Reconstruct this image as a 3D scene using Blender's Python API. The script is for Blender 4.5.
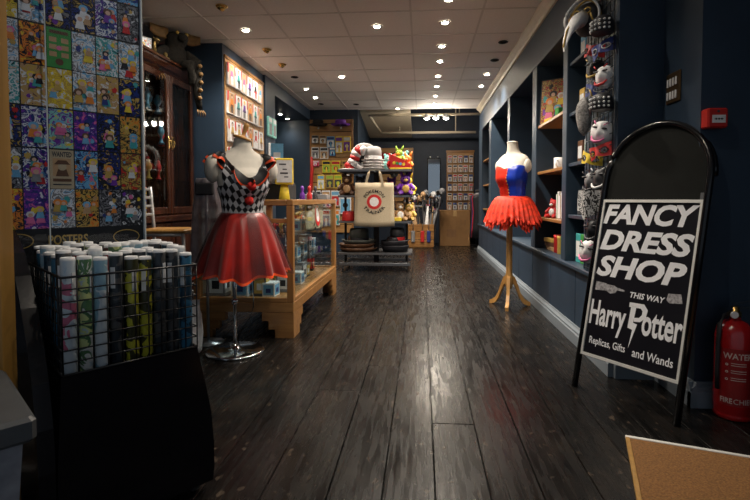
import bpy, math, random
from mathutils import Matrix, Vector
R = math.radians
scene = bpy.context.scene
C = scene.collection
for o in list(bpy.data.objects): bpy.data.objects.remove(o)

# ------------------------------------------------------------ camera, world, exposure
cam = bpy.data.cameras.new('camera'); cam.sensor_width = 36; cam.lens = 479 / 750 * 36
cam.shift_x = -0.018; cam.shift_y = -0.0435; cam.clip_start = 0.05
cam_o = bpy.data.objects.new('camera', cam); C.objects.link(cam_o)
cam_o.location = (0, 0, 0.95); cam_o.rotation_euler = (R(90 - 2.2), 0, R(4.0))
scene.camera = cam_o
scene.view_settings.view_transform = 'Standard'; scene.view_settings.look = 'None'
scene.view_settings.gamma = 1.0; scene.view_settings.use_curve_mapping = False
scene.view_settings.exposure = 0.15
w = bpy.data.worlds.new('street_daylight'); scene.world = w; w.use_nodes = True
bg = w.node_tree.nodes['Background']; bg.inputs[0].default_value = (0.72, 0.85, 1.0, 1); bg.inputs[1].default_value = 0.22
SPOT_W = 90.0                                  # one halogen downlight
WARM = (1.0, 0.89, 0.76)

# ------------------------------------------------------------ materials
MATS = {}
def _new(name):
    m = bpy.data.materials.new(name); m.use_nodes = True; MATS[name] = m
    return m, m.node_tree, m.node_tree.nodes, m.node_tree.links, m.node_tree.nodes['Principled BSDF']
def mat(name, col, rough=0.6, metal=0.0, var=0.15, scale=12.0, bump=0.0, spec=None, coat=0.0, emit=0.0, sheen=0.0, trans=0.0):
    if name in MATS: return MATS[name]
    m, nt, N, L, b = _new(name)
    tc = N.new('ShaderNodeTexCoord'); nz = N.new('ShaderNodeTexNoise'); nz.inputs['Scale'].default_value = scale; nz.inputs['Detail'].default_value = 5
    L.new(tc.outputs['Object'], nz.inputs['Vector'])
    rp = N.new('ShaderNodeValToRGB'); L.new(nz.outputs['Fac'], rp.inputs[0])
    rp.color_ramp.elements[0].position = 0.3; rp.color_ramp.elements[1].position = 0.7
    rp.color_ramp.elements[0].color = tuple(c * (1 - var) for c in col) + (1,)
    rp.color_ramp.elements[1].color = tuple(min(1, c * (1 + var)) for c in col) + (1,)
    L.new(rp.outputs[0], b.inputs['Base Color'])
    b.inputs['Roughness'].default_value = rough; b.inputs['Metallic'].default_value = metal
    if spec is not None: b.inputs['Specular IOR Level'].default_value = spec
    b.inputs['Coat Weight'].default_value = coat
    if sheen: b.inputs['Sheen Weight'].default_value = sheen
    if trans: b.inputs['Transmission Weight'].default_value = trans
    if emit:
        b.inputs['Emission Color'].default_value = tuple(col) + (1,); b.inputs['Emission Strength'].default_value = emit
    if bump:
        bp = N.new('ShaderNodeBump'); bp.inputs['Strength'].default_value = bump; bp.inputs['Distance'].default_value = 0.01
        L.new(nz.outputs['Fac'], bp.inputs['Height']); L.new(bp.outputs[0], b.inputs['Normal'])
    return m
def wood_mat(name, c1, c2, rough=0.35, scale=(3, 3, 30), axis='z', coat=0.2):
    m, nt, N, L, b = _new(name)
    tc = N.new('ShaderNodeTexCoord'); mp = N.new('ShaderNodeMapping'); nz = N.new('ShaderNodeTexNoise')
    sc = {'x': (2, 30, 30), 'y': (30, 2, 30), 'z': (30, 30, 2)}[axis]
    mp.inputs['Scale'].default_value = sc; nz.inputs['Scale'].default_value = 1.2; nz.inputs['Detail'].default_value = 6; nz.inputs['Distortion'].default_value = 0.6
    oi = N.new('ShaderNodeObjectInfo'); vm = N.new('ShaderNodeVectorMath'); vm.operation = 'MULTIPLY_ADD'
    L.new(oi.outputs['Random'], vm.inputs[0]); vm.inputs[1].default_value = (17, 23, 31); L.new(tc.outputs['Object'], vm.inputs[2])
    L.new(vm.outputs[0], mp.inputs[0]); L.new(mp.outputs[0], nz.inputs[0])
    rp = N.new('ShaderNodeValToRGB'); L.new(nz.outputs['Fac'], rp.inputs[0])
    rp.color_ramp.elements[0].position = 0.32; rp.color_ramp.elements[1].position = 0.68
    rp.color_ramp.elements[0].color = c1 + (1,); rp.color_ramp.elements[1].color = c2 + (1,)
    L.new(rp.outputs[0], b.inputs['Base Color']); b.inputs['Roughness'].default_value = rough; b.inputs['Coat Weight'].default_value = coat
    return m
def glass_mat(name, tint=(0.9, 0.95, 0.95), refl=0.10, rough=0.02):
    m, nt, N, L, b = _new(name); N.remove(b)
    tr = N.new('ShaderNodeBsdfTransparent'); tr.inputs[0].default_value = tint + (1,)
    gl = N.new('ShaderNodeBsdfGlossy'); gl.inputs['Roughness'].default_value = rough
    mx = N.new('ShaderNodeMixShader'); lw = N.new('ShaderNodeLayerWeight'); pw_ = N.new('ShaderNodeMath'); pw_.operation = 'POWER'; pw_.inputs[1].default_value = 5.0
    fr = N.new('ShaderNodeMath'); fr.operation = 'MULTIPLY_ADD'; fr.inputs[1].default_value = 0.8; fr.inputs[2].default_value = 0.03     # same from both faces of the pane
    lw.inputs['Blend'].default_value = 0.5; L.new(lw.outputs['Facing'], pw_.inputs[0]); L.new(pw_.outputs[0], fr.inputs[0]); L.new(fr.outputs[0], mx.inputs[0]); L.new(tr.outputs[0], mx.inputs[1]); L.new(gl.outputs[0], mx.inputs[2])
    L.new(mx.outputs[0], N['Material Output'].inputs[0]); return m
def sheer_mat(name, col, alpha, rough=0.5):
    m = mat(name, col, rough, var=0.3, scale=25); m.node_tree.nodes['Principled BSDF'].inputs['Alpha'].default_value = alpha; return m
def floor_mat():
    m, nt, N, L, b = _new('dark_varnished_boards')
    tc = N.new('ShaderNodeTexCoord'); oi = N.new('ShaderNodeObjectInfo')
    vm = N.new('ShaderNodeVectorMath'); vm.operation = 'MULTIPLY_ADD'; L.new(oi.outputs['Random'], vm.inputs[0]); vm.inputs[1].default_value = (13, 29, 7); L.new(tc.outputs['Object'], vm.inputs[2])
    def noise(sc, s, det=5, dist=0.0):
        mp = N.new('ShaderNodeMapping'); mp.inputs['Scale'].default_value = sc; L.new(vm.outputs[0], mp.inputs[0])
        n = N.new('ShaderNodeTexNoise'); n.inputs['Scale'].default_value = s; n.inputs['Detail'].default_value = det; n.inputs['Distortion'].default_value = dist
        L.new(mp.outputs[0], n.inputs[0]); return n
    def ramp(n, p0, c0, p1, c1):
        r = N.new('ShaderNodeValToRGB'); L.new(n.outputs['Fac'], r.inputs[0])
        r.color_ramp.elements[0].position = p0; r.color_ramp.elements[1].position = p1
        r.color_ramp.elements[0].color = c0; r.color_ramp.elements[1].color = c1; return r
    grain = noise((22, 1.6, 1), 1.6, 7, 0.8); wear = noise((3, 1.6, 1), 2.2, 8, 0.4); scr = noise((60, 5, 1), 1.0, 5, 0.5); fleck = noise((1, 0.6, 1), 30, 4)
    base = ramp(grain, 0.3, (0.0035, 0.0033, 0.0033, 1), 0.72, (0.011, 0.0098, 0.009, 1))
    wr = ramp(wear, 0.52, (0, 0, 0, 1), 0.72, (1, 1, 1, 1))
    mx = N.new('ShaderNodeMixRGB'); L.new(wr.outputs[0], mx.inputs[0]); L.new(base.outputs[0], mx.inputs[1]); mx.inputs[2].default_value = (0.019, 0.015, 0.012, 1)
    fk = ramp(fleck, 0.64, (0, 0, 0, 1), 0.70, (1, 1, 1, 1)); mx2 = N.new('ShaderNodeMixRGB')
    fm = N.new('ShaderNodeMath'); fm.operation = 'MULTIPLY'; L.new(fk.outputs[0], fm.inputs[0]); L.new(wear.outputs['Fac'], fm.inputs[1])
    L.new(fm.outputs[0], mx2.inputs[0]); L.new(mx.outputs[0], mx2.inputs[1]); mx2.inputs[2].default_value = (0.10, 0.075, 0.055, 1)
    L.new(mx2.outputs[0], b.inputs['Base Color']); b.inputs['Specular IOR Level'].default_value = 0.21
    mr = N.new('ShaderNodeMapRange'); L.new(scr.outputs['Fac'], mr.inputs[0]); mr.inputs[1].default_value = 0.3; mr.inputs[2].default_value = 0.7; mr.inputs[3].default_value = 0.17; mr.inputs[4].default_value = 0.36
    L.new(mr.outputs[0], b.inputs['Roughness'])
    ad = N.new('ShaderNodeMath'); ad.operation = 'ADD'; L.new(scr.outputs['Fac'], ad.inputs[0]); L.new(wear.outputs['Fac'], ad.inputs[1])
    ad2 = N.new('ShaderNodeMath'); ad2.operation = 'ADD'; L.new(ad.outputs[0], ad2.inputs[0]); L.new(grain.outputs['Fac'], ad2.inputs[1])
    bp = N.new('ShaderNodeBump'); bp.inputs['Strength'].default_value = 0.16; bp.inputs['Distance'].default_value = 0.003
    L.new(ad2.outputs[0], bp.inputs['Height']); L.new(bp.outputs[0], b.inputs['Normal'])
    return m
def diamond_mat():
    m, nt, N, L, b = _new('black_and_white_diamond_cloth')
    uv = N.new('ShaderNodeUVMap'); sp = N.new('ShaderNodeSeparateXYZ'); L.new(uv.outputs[0], sp.inputs[0])
    def mth(op, a, bb):
        n = N.new('ShaderNodeMath'); n.operation = op
        for i, v in enumerate((a, bb)):
            if isinstance(v, (int, float)): n.inputs[i].default_value = v
            else: L.new(v, n.inputs[i])
        return n.outputs[0]
    u = mth('MULTIPLY', sp.outputs[0], 22.0); v = mth('MULTIPLY', sp.outputs[1], 10.5)
    cb = N.new('ShaderNodeCombineXYZ'); L.new(mth('ADD', u, v), cb.inputs[0]); L.new(mth('SUBTRACT', u, v), cb.inputs[1]); cb.inputs[2].default_value = 0.5
    ck = N.new('ShaderNodeTexChecker'); ck.inputs['Scale'].default_value = 1.0; L.new(cb.outputs[0], ck.inputs[0])
    ck.inputs[1].default_value = (0.012, 0.012, 0.014, 1); ck.inputs[2].default_value = (0.62, 0.62, 0.64, 1)
    L.new(ck.outputs[0], b.inputs['Base Color']); b.inputs['Roughness'].default_value = 0.45; return m
def print_mat(name, cols, scale=9.0, rough=0.35):
    m, nt, N, L, b = _new(name)
    tc = N.new('ShaderNodeTexCoord'); oi = N.new('ShaderNodeObjectInfo')
    vm = N.new('ShaderNodeVectorMath'); vm.operation = 'MULTIPLY_ADD'; L.new(oi.outputs['Random'], vm.inputs[0]); vm.inputs[1].default_value = (61, 37, 83); L.new(tc.outputs['Object'], vm.inputs[2])
    nz = N.new('ShaderNodeTexNoise'); nz.inputs['Scale'].default_value = scale; nz.inputs['Detail'].default_value = 3; nz.inputs['Distortion'].default_value = 1.5; L.new(vm.outputs[0], nz.inputs[0])
    rp = N.new('ShaderNodeValToRGB'); rp.color_ramp.interpolation = 'CONSTANT'; L.new(nz.outputs['Fac'], rp.inputs[0])
    el = rp.color_ramp.elements
    while len(el) < len(cols): el.new(0.5)
    for i, c in enumerate(cols): el[i].position = 0.0 if i == 0 else 0.34 + 0.32 * (i - 1) / max(1, len(cols) - 2); el[i].color = c + (1,)
    L.new(rp.outputs[0], b.inputs['Base Color']); b.inputs['Roughness'].default_value = rough; return m

M = {}
M['floor'] = floor_mat()
M['gap'] = mat('board_gap', (0.004, 0.004, 0.004), 0.9)
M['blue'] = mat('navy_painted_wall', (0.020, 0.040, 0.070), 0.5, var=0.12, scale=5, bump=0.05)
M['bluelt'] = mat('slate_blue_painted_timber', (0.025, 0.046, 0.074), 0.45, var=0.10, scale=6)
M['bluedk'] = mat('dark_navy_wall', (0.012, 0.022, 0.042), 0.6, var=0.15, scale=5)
M['skirt'] = mat('grey_painted_skirting', (0.20, 0.235, 0.27), 0.4, var=0.06)
M['tile'] = mat('white_ceiling_tile', (0.80, 0.76, 0.72), 0.85, var=0.04, scale=60, bump=0.1)
M['grid'] = mat('white_ceiling_grid', (0.62, 0.58, 0.54), 0.5, var=0.04)
M['cream'] = mat('cream_paint', (0.52, 0.45, 0.33), 0.55, var=0.05)
M['black'] = mat('black_gloss_board', (0.006, 0.006, 0.008), 0.18, var=0.2)
M['blackm'] = mat('black_matt', (0.010, 0.010, 0.012), 0.6, var=0.3)
M['wire'] = mat('black_wire', (0.008, 0.008, 0.009), 0.35)
M['chrome'] = mat('chrome', (0.70, 0.72, 0.74), 0.12, 1.0, var=0.03)
M['steel'] = mat('grey_steel', (0.30, 0.31, 0.33), 0.3, 0.9, var=0.06)
M['brass'] = mat('brass', (0.72, 0.48, 0.16), 0.25, 1.0, var=0.08)
M['silverpaint'] = mat('silver_grey_paint', (0.48, 0.49, 0.50), 0.35, 0.3, var=0.05)
M['oak'] = wood_mat('honey_oak_y', (0.24, 0.105, 0.028), (0.40, 0.20, 0.065), 0.33, axis='y')
M['oakx'] = wood_mat('honey_oak_x', (0.24, 0.105, 0.028), (0.40, 0.20, 0.065), 0.33, axis='x')
M['oakz'] = wood_mat('honey_oak_z', (0.24, 0.105, 0.028), (0.40, 0.20, 0.065), 0.33, axis='z')
M['pine'] = wood_mat('pale_varnished_wood', (0.50, 0.24, 0.06), (0.66, 0.36, 0.11), 0.35, axis='z')
M['mahog'] = wood_mat('dark_mahogany', (0.026, 0.008, 0.004), (0.075, 0.024, 0.010), 0.25, axis='z', coat=0.5)
M['mahogy'] = wood_mat('dark_mahogany_y', (0.026, 0.008, 0.004), (0.075, 0.024, 0.010), 0.25, axis='y', coat=0.5)
M['ply'] = wood_mat('slat_board_wood', (0.34, 0.17, 0.055), (0.46, 0.25, 0.09), 0.45, axis='x')
M['jamb'] = wood_mat('gold_stained_jamb', (0.30, 0.16, 0.035), (0.42, 0.23, 0.06), 0.4, axis='z')
M['card'] = mat('brown_cardboard', (0.24, 0.125, 0.045), 0.8, var=0.08)
M['glass'] = glass_mat('clear_glass')
M['acryl'] = glass_mat('acrylic_sheet', (0.93, 0.96, 1.0))
M['acryledge'] = mat('polished_acrylic_edge', (0.55, 0.62, 0.66), 0.15, var=0.05)
M['mirror'] = mat('mirror_glass', (0.75, 0.78, 0.80), 0.03, 1.0, var=0.0)
M['cloth'] = mat('cream_mannequin_cloth', (0.66, 0.62, 0.54), 0.75, var=0.04, scale=40)
M['linen'] = mat('natural_canvas', (0.50, 0.42, 0.29), 0.85, var=0.08, scale=80, bump=0.1)
M['diamond'] = diamond_mat()
M['satin'] = mat('red_satin', (0.30, 0.008, 0.004), 0.30, var=0.35, scale=7, sheen=0.3)
M['satinedge'] = mat('orange_red_edging', (0.85, 0.09, 0.02), 0.4)
M['tulle'] = mat('bright_red_tulle', (0.70, 0.032, 0.006), 0.7, var=0.45, scale=30)
M['sheer'] = sheer_mat('sheer_black_organza', (0.03, 0.004, 0.006), 0.42)
M['sheergrey'] = sheer_mat('sheer_grey_organza', (0.17, 0.15, 0.165), 0.72, 0.4)
M['royal'] = mat('royal_blue_satin', (0.012, 0.05, 0.50), 0.28, var=0.3, scale=8)
M['redsat'] = mat('scarlet_satin', (0.62, 0.025, 0.012), 0.3, var=0.25, scale=8)
M['coir'] = mat('coir_mat_pile', (0.20, 0.092, 0.026), 0.95, var=0.4, scale=160, bump=0.6)
M['extred'] = mat('extinguisher_red', (0.36, 0.008, 0.010), 0.22, var=0.05, coat=0.4)
M['callred'] = mat('call_point_red', (0.50, 0.018, 0.012), 0.35, var=0.05)
M['white'] = mat('white_plastic', (0.80, 0.80, 0.80), 0.4, var=0.03)
M['paper'] = mat('white_paper', (0.78, 0.79, 0.80), 0.6, var=0.05)
M['ivory'] = mat('aged_paper', (0.50, 0.40, 0.25), 0.7, var=0.15)
M['fur'] = mat('dark_brown_fur', (0.010, 0.008, 0.005), 0.95, var=0.5, scale=45, bump=0.9)
M['greyfur'] = mat('grey_fur', (0.30, 0.29, 0.28), 0.95, var=0.5, scale=70, bump=0.9)
M['lampglow'] = mat('halogen_bulb', (1.0, 0.86, 0.66), 0.4, var=0.0, emit=120)
M['lampoff'] = mat('unlit_bulb', (0.02, 0.02, 0.02), 0.2)
M['signblack'] = mat('sign_black_print', (0.009, 0.009, 0.013), 0.28, var=0.1)
M['signtop'] = mat('sign_chalk_black', (0.005, 0.006, 0.005), 0.8, var=0.2, spec=0.2)
M['signwhite'] = mat('sign_white_print', (0.85, 0.86, 0.88), 0.5, var=0.04)
M['silver'] = mat('aluminium_edge', (0.80, 0.80, 0.76), 0.45, 0.3, var=0.05)
PAL = {'red': (0.55, 0.02, 0.02), 'orange': (0.78, 0.24, 0.03), 'yellow': (0.80, 0.58, 0.04), 'green': (0.05, 0.30, 0.06), 'lime': (0.33, 0.52, 0.05), 'teal': (0.05, 0.36, 0.36),
       'sky': (0.16, 0.42, 0.66), 'navy': (0.02, 0.04, 0.20), 'purple': (0.16, 0.03, 0.34), 'pink': (0.75, 0.16, 0.36), 'white': (0.75, 0.75, 0.75), 'ink': (0.012, 0.012, 0.016),
       'grey': (0.22, 0.22, 0.23), 'tan': (0.52, 0.32, 0.16), 'brown': (0.13, 0.06, 0.03), 'skin': (0.66, 0.42, 0.30), 'gold': (0.55, 0.36, 0.08), 'dkgrey': (0.05, 0.05, 0.055), 'aqua': (0.25, 0.60, 0.55)}
def pm(c):
    return mat('colour_' + c, PAL[c], 0.5, var=0.12, scale=30)
for k in PAL: M['c_' + k] = pm(k)

# ------------------------------------------------------------ mesh helpers
class MB:
    def __init__(s): s.v = []; s.f = []
    def face(s, idx, m=0, sm=False, uv=None): s.f.append((tuple(idx), m, sm, uv))
    def box(s, x0, x1, y0, y1, z0, z1, m=0, T=None, ch=0.0):
        if ch > 0: return s.cbox(x0, x1, y0, y1, z0, z1, ch, m, T)
        b = len(s.v); P = [(x0, y0, z0), (x1, y0, z0), (x1, y1, z0), (x0, y1, z0), (x0, y0, z1), (x1, y0, z1), (x1, y1, z1), (x0, y1, z1)]
        for p in P: s.v.append(T @ Vector(p) if T else Vector(p))
        for q in ((0, 3, 2, 1), (4, 5, 6, 7), (0, 1, 5, 4), (1, 2, 6, 5), (2, 3, 7, 6), (3, 0, 4, 7)): s.face([b + i for i in q], m)
        return s
    def cbox(s, x0, x1, y0, y1, z0, z1, c, m=0, T=None):
        c = min(c, (x1 - x0) * .45, (y1 - y0) * .45, (z1 - z0) * .45)
        rings = []
        for (z, i) in ((z0, c), (z0 + c, 0), (z1 - c, 0), (z1, c)):
            xa, xb, ya, yb = x0 + i, x1 - i, y0 + i, y1 - i
            k = c if i == 0 else c * 0.6
            rings.append([(xa + k, ya, z), (xb - k, ya, z), (xb, ya + k, z), (xb, yb - k, z), (xb - k, yb, z), (xa + k, yb, z), (xa, yb - k, z), (xa, ya + k, z)])
        s.loft(rings, m, False, True, True, T); return s
    def loft(s, rings, m=0, sm=True, cap0=False, cap1=False, T=None, closed=True, uv=None):
        b = len(s.v); n = len(rings[0])
        for r in rings:
            for p in r: s.v.append(T @ Vector(p) if T else Vector(p))
        for i in range(len(rings) - 1):
            for j in range(n if closed else n - 1):
                k = (j + 1) % n; u = None
                if uv: u = [uv(i, j), uv(i, j + 1), uv(i + 1, j + 1), uv(i + 1, j)]
                s.face((b + i * n + j, b + i * n + k, b + (i + 1) * n + k, b + (i + 1) * n + j), m(i, j) if callable(m) else m, sm, u)
        mm = m(0, 0) if callable(m) else m
        if cap0: s.face([b + j for j in range(n)][::-1], mm)
        if cap1: s.face([b + (len(rings) - 1) * n + j for j in range(n)], m(len(rings) - 2, 0) if callable(m) else m)
        return s
    def lathe(s, prof, n=24, c=(0, 0, 0), m=0, sx=1, sy=1, T=None, cap=True, sm=True):
        rings = [[(c[0] + r * sx * math.cos(2 * math.pi * j / n), c[1] + r * sy * math.sin(2 * math.pi * j / n), c[2] + z) for j in range(n)] for r, z in prof]
        return s.loft(rings, m, sm, cap, cap, T)
    def tube(s, pts, r, n=8, m=0, T=None, cap=True):
        pts = [Vector(p) for p in pts]; rings = []
        for i, p in enumerate(pts):
            d = (pts[min(i + 1, len(pts) - 1)] - pts[max(i - 1, 0)]).normalized()
            a = Vector((0, 0, 1)) if abs(d.z) < 0.9 else Vector((1, 0, 0))
            u = d.cross(a).normalized(); v = d.cross(u); rr = r[i] if isinstance(r, (list, tuple)) else r
            rings.append([p + u * rr * math.cos(2 * math.pi * j / n) - v * rr * math.sin(2 * math.pi * j / n) for j in range(n)])
        return s.loft(rings, m, True, cap, cap, T)
    def ball(s, c, rx, ry=None, rz=None, n=14, k=9, m=0, T=None, noise=0.0, rng=None):
        ry = ry or rx; rz = rz or rx; rings = []
        for i in range(k + 1):
            th = math.pi * (0.02 + 0.96 * i / k); rr = math.sin(th); z = -math.cos(th)
            rings.append([(c[0] + rx * rr * math.cos(2 * math.pi * j / n) * (1 + (rng.uniform(-noise, noise) if noise else 0)), c[1] + ry * rr * math.sin(2 * math.pi * j / n) * (1 + (rng.uniform(-noise, noise) if noise else 0)), c[2] + rz * z) for j in range(n)])
        return s.loft(rings, m, True, True, True, T)
    def poly(s, pts, d, m=0, T=None, axis='y'):
        """extrude a closed outline given in (a,b); axis y: a=x b=z; axis x: a=y b=z; axis z: a=x b=y; d=(d0,d1)"""
        f = {'y': lambda a, b, t: (a, t, b), 'x': lambda a, b, t: (t, a, b), 'z': lambda a, b, t: (a, b, t)}[axis]
        b0 = len(s.v); n = len(pts)
        for t in d:
            for a, b in pts: p = Vector(f(a, b, t)); s.v.append(T @ p if T else p)
        s.face([b0 + i for i in range(n)], m); s.face([b0 + n + i for i in range(n)][::-1], m)
        for i in range(n): s.face((b0 + i, b0 + (i + 1) % n, b0 + n + (i + 1) % n, b0 + n + i), m)
        return s
    def mesh(s, name, mats):
        me = bpy.data.meshes.new(name); me.from_pydata([tuple(v) for v in s.v], [], [f[0] for f in s.f])
        for mm in (mats if isinstance(mats, (list, tuple)) else [mats]): me.materials.append(M[mm] if isinstance(mm, str) else mm)
        me.polygons.foreach_set('material_index', [f[1] for f in s.f]); me.polygons.foreach_set('use_smooth', [f[2] for f in s.f])
        if any(f[3] for f in s.f):
            ul = me.uv_layers.new(name='UVMap'); k = 0
            for f in s.f:
                for i in range(len(f[0])):
                    ul.data[k].uv = f[3][i] if f[3] else (0, 0); k += 1
        import bmesh
        bm = bmesh.new(); bm.from_mesh(me); bmesh.ops.recalc_face_normals(bm, faces=bm.faces); bm.to_mesh(me); bm.free()
        me.update()
        return me
    def build(s, name, mats, parent=None, loc=(0, 0, 0), rot=(0, 0, 0)):
        return link(name, s.mesh(name, mats), parent, loc, rot)
def link(name, me, parent=None, loc=(0, 0, 0), rot=(0, 0, 0)):
    o = bpy.data.objects.new(name, me); C.objects.link(o); o.location = loc; o.rotation_euler = rot
    if parent: o.parent = parent
    return o
def tag(o, label=None, cat=None, group=None, kind=None):
    if label: o['label'] = label
    if cat: o['category'] = cat
    if group: o['group'] = group
    if kind: o['kind'] = kind
    return o
def thing(name, label, cat, loc=(0, 0, 0), rz=0.0, group=None, rot=None):
    o = bpy.data.objects.new(name, None); C.objects.link(o); o.empty_display_size = 0.05
    o.location = loc; o.rotation_euler = rot if rot else (0, 0, rz)
    return tag(o, label, cat, group)
def struct(o): o['kind'] = 'structure'; return o
def kids(o): return [c for c in bpy.data.objects if c.parent == o]
def clone(o, parent=None, ch=None):
    c = o.copy(); C.objects.link(c); c.parent = parent
    for k in kids(o): clone(k, c)
    return c
TXT = {}
def text_mesh(s, shear=0.0, bold=0.0, space=1.0):
    key = (s, shear, bold, space)
    if key in TXT: return TXT[key]
    cu = bpy.data.curves.new('txt', 'FONT'); cu.body = s; cu.size = 1.0; cu.shear = shear; cu.offset = bold; cu.align_x = 'LEFT'; cu.space_character = space; cu.resolution_u = 3
    to = bpy.data.objects.new('txt', cu); C.objects.link(to); bpy.context.view_layer.update()
    me = bpy.data.meshes.new_from_object(to.evaluated_get(bpy.context.evaluated_depsgraph_get()))
    bpy.data.objects.remove(to)
    xs = [v.co.x for v in me.vertices]; ys = [v.co.y for v in me.vertices]
    TXT[key] = ([(v.co.x, v.co.y) for v in me.vertices], [tuple(p.vertices) for p in me.polygons], min(xs), max(xs), min(ys), max(ys))
    bpy.data.meshes.remove(me); return TXT[key]
def add_text(mb, s, x0, x1, z0, z1, y, m=0, T=None, shear=0.0, bold=0.0, space=1.0, arc=None):
    vs, fs, xa, xb, ya, yb = text_mesh(s, shear, bold, space); b = len(mb.v)
    for (x, yy) in vs:
        p = Vector((x0 + (x - xa) / (xb - xa) * (x1 - x0), y, z0 + (yy - ya) / (yb - ya) * (z1 - z0)))
        if arc: p = Vector(arc((x - xa) / (xb - xa), (yy - ya) / (yb - ya)))
        mb.v.append(T @ p if T else p)
    for f in fs: mb.face([b + i for i in f], m)
def circle(cx, cz, r, n=14, rz=None): return [(cx + r * math.cos(2 * math.pi * i / n), cz + (rz or r) * math.sin(2 * math.pi * i / n)) for i in range(n)]
def flat(mb, pts, y, m): # a printed patch in the xz plane facing -y
    b = len(mb.v)
    for a, c in pts: mb.v.append(Vector((a, y, c)))
    mb.face([b + i for i in range(len(pts))], m)

# ------------------------------------------------------------ the setting
CEIL = 2.53
# floor: base slab + individual boards
fl = struct(MB().box(-3.1, 2.7, -1.2, 10.6, -0.08, -0.018).build('floor', 'gap'))
rng = random.Random(4)
x = -2.57; seam = 0.045
xs = [seam]
while xs[-1] < 2.3: xs.append(xs[-1] + rng.uniform(0.165, 0.215))
while xs[0] > -2.9: xs.insert(0, xs[0] - rng.uniform(0.165, 0.215))
for i in range(len(xs) - 1):
    y = -1.2 - rng.uniform(0, 2.0)
    while y < 10.6:
        L_ = rng.uniform(2.4, 4.2); a, b = max(-1.2, y), min(10.6, y + L_)
        if b - a > 0.05:
            g = 0.0013; dz = rng.uniform(-0.0012, 0.0)
            mb = MB().cbox(xs[i] + g, xs[i + 1] - g, a + 0.0015, b - 0.0015, -0.02, dz, 0.002)
            mb.build('floor_board', 'floor', fl)
        y += L_
# ceiling: slab, tiles and grid
ce = struct(MB().box(-3.1, 2.7, -1.2, 8.55, 2.56, 2.66).build('ceiling', 'cream'))
gx = [-2.92 + 0.605 * 0, ] ; gx = [-3.1, -2.52, -1.915, -1.31, -0.705, -0.10, 0.505, 1.0]
gxn = gx[:-1] + [1.11, 1.715, 2.32, 2.7]
gy = [4.1 + 0.6 * k for k in range(-9, 8)]; gy = [-1.2] + [g for g in gy if g > -1.2] + [8.55]
def tile_row(cols, y0, y1):
    for i in range(len(cols) - 1):
        MB().cbox(cols[i] + .006, cols[i + 1] - .006, y0 + .006, y1 - .006, CEIL + .004, CEIL + .03, .003).build('ceiling_tile', 'tile', ce)
for j in range(len(gy) - 1): tile_row(gx if gy[j] > 2.2 else gxn, gy[j], gy[j + 1])
for yv in gy[1:-1]: MB().box(-3.05, 1.0, yv - .009, yv + .009, CEIL, CEIL + .02).build('grid_bar', 'grid', ce)
for xv in gx[1:-1]: MB().box(xv - .009, xv + .009, -1.1, 8.54, CEIL - .001, CEIL + .02).build('grid_bar', 'grid', ce)

# left wall: back of the cabinet niche, then the pack wall, the recess and the far return
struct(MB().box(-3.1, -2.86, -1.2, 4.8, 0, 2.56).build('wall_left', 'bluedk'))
wl = MB().box(-3.1, -2.03, 4.8, 6.05, 0, 2.56).box(-3.1, -2.0, 6.05, 6.45, 0, 2.56).box(-3.1, -2.0, 6.45, 8.5, 2.36, 2.56).box(-3.1, -3.0, 6.45, 8.5, 0, 2.36)
struct(wl.build('wall_left', 'blue'))
wf = MB().box(-3.1, -1.14, 8.5, 8.68, 0, 3.3).box(-1.3, -1.14, 8.68, 10.5, 0, 3.3)
struct(wf.build('wall_left', 'blue'))
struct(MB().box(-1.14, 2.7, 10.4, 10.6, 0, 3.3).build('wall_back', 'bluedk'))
struct(MB().box(-1.3, 2.7, 8.55, 10.6, 3.3, 3.4).build('ceiling', 'cream'))
struct(MB().box(-1.3, 2.7, 8.55, 8.62, 2.56, 3.3).build('wall_back', 'blue'))

# right wall with shelved bays
WX = 1.02
bays = [(8.3, 7.42), (7.2, 5.84), (5.70, 4.55), (4.39, 3.58), (3.48, 3.09)]
wr = MB().box(1.42, 1.52, 2.62, 8.7, 0, 2.56).box(WX, 1.42, 2.62, 8.7, 2.13, 2.56)
wr.box(WX + .012, 1.42, 2.62, 8.7, 0, .48)
wr_o = struct(wr.build('wall_right', 'blue'))
for a, b in ((8.3, 8.7), (7.2, 7.42), (5.70, 5.84), (4.39, 4.55), (3.48, 3.58), (2.62, 3.09)):
    MB().cbox(WX - .004, 1.42, a, b, .51, 2.13, .004).build('bay_post', 'bluelt', wr_o)
MB().cbox(WX - .022, 1.42, 2.61, 8.7, .48, .51, .006).build('sill', 'bluelt', wr_o)
# dado boards, one per panel
y = 2.63
while y < 8.68:
    b = min(8.69, y + 0.62)
    MB().cbox(WX, WX + .013, y + .003, b - .003, .115, .478, .004).build('dado_panel', 'blue', wr_o); y = b
MB().cbox(WX - .006, WX + .006, 2.62, 8.7, 2.13, 2.165, .004).build('lintel_bead', 'bluelt', wr_o)
for z in (1.60, 1.19, .79):
    MB().cbox(WX + .02, 1.42, 7.42, 8.3, z - .025, z, .003).build('shelf', 'oak', wr_o)
    MB().cbox(WX + .012, 1.42, 3.58, 4.39, z - .025, z, .003).build('shelf', 'oak', wr_o)
for z in (1.90, 1.55, 1.20, .84): MB().cbox(WX + .012, 1.42, 3.09, 3.48, z - .025, z, .003).build('shelf', 'bluelt', wr_o)
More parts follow.
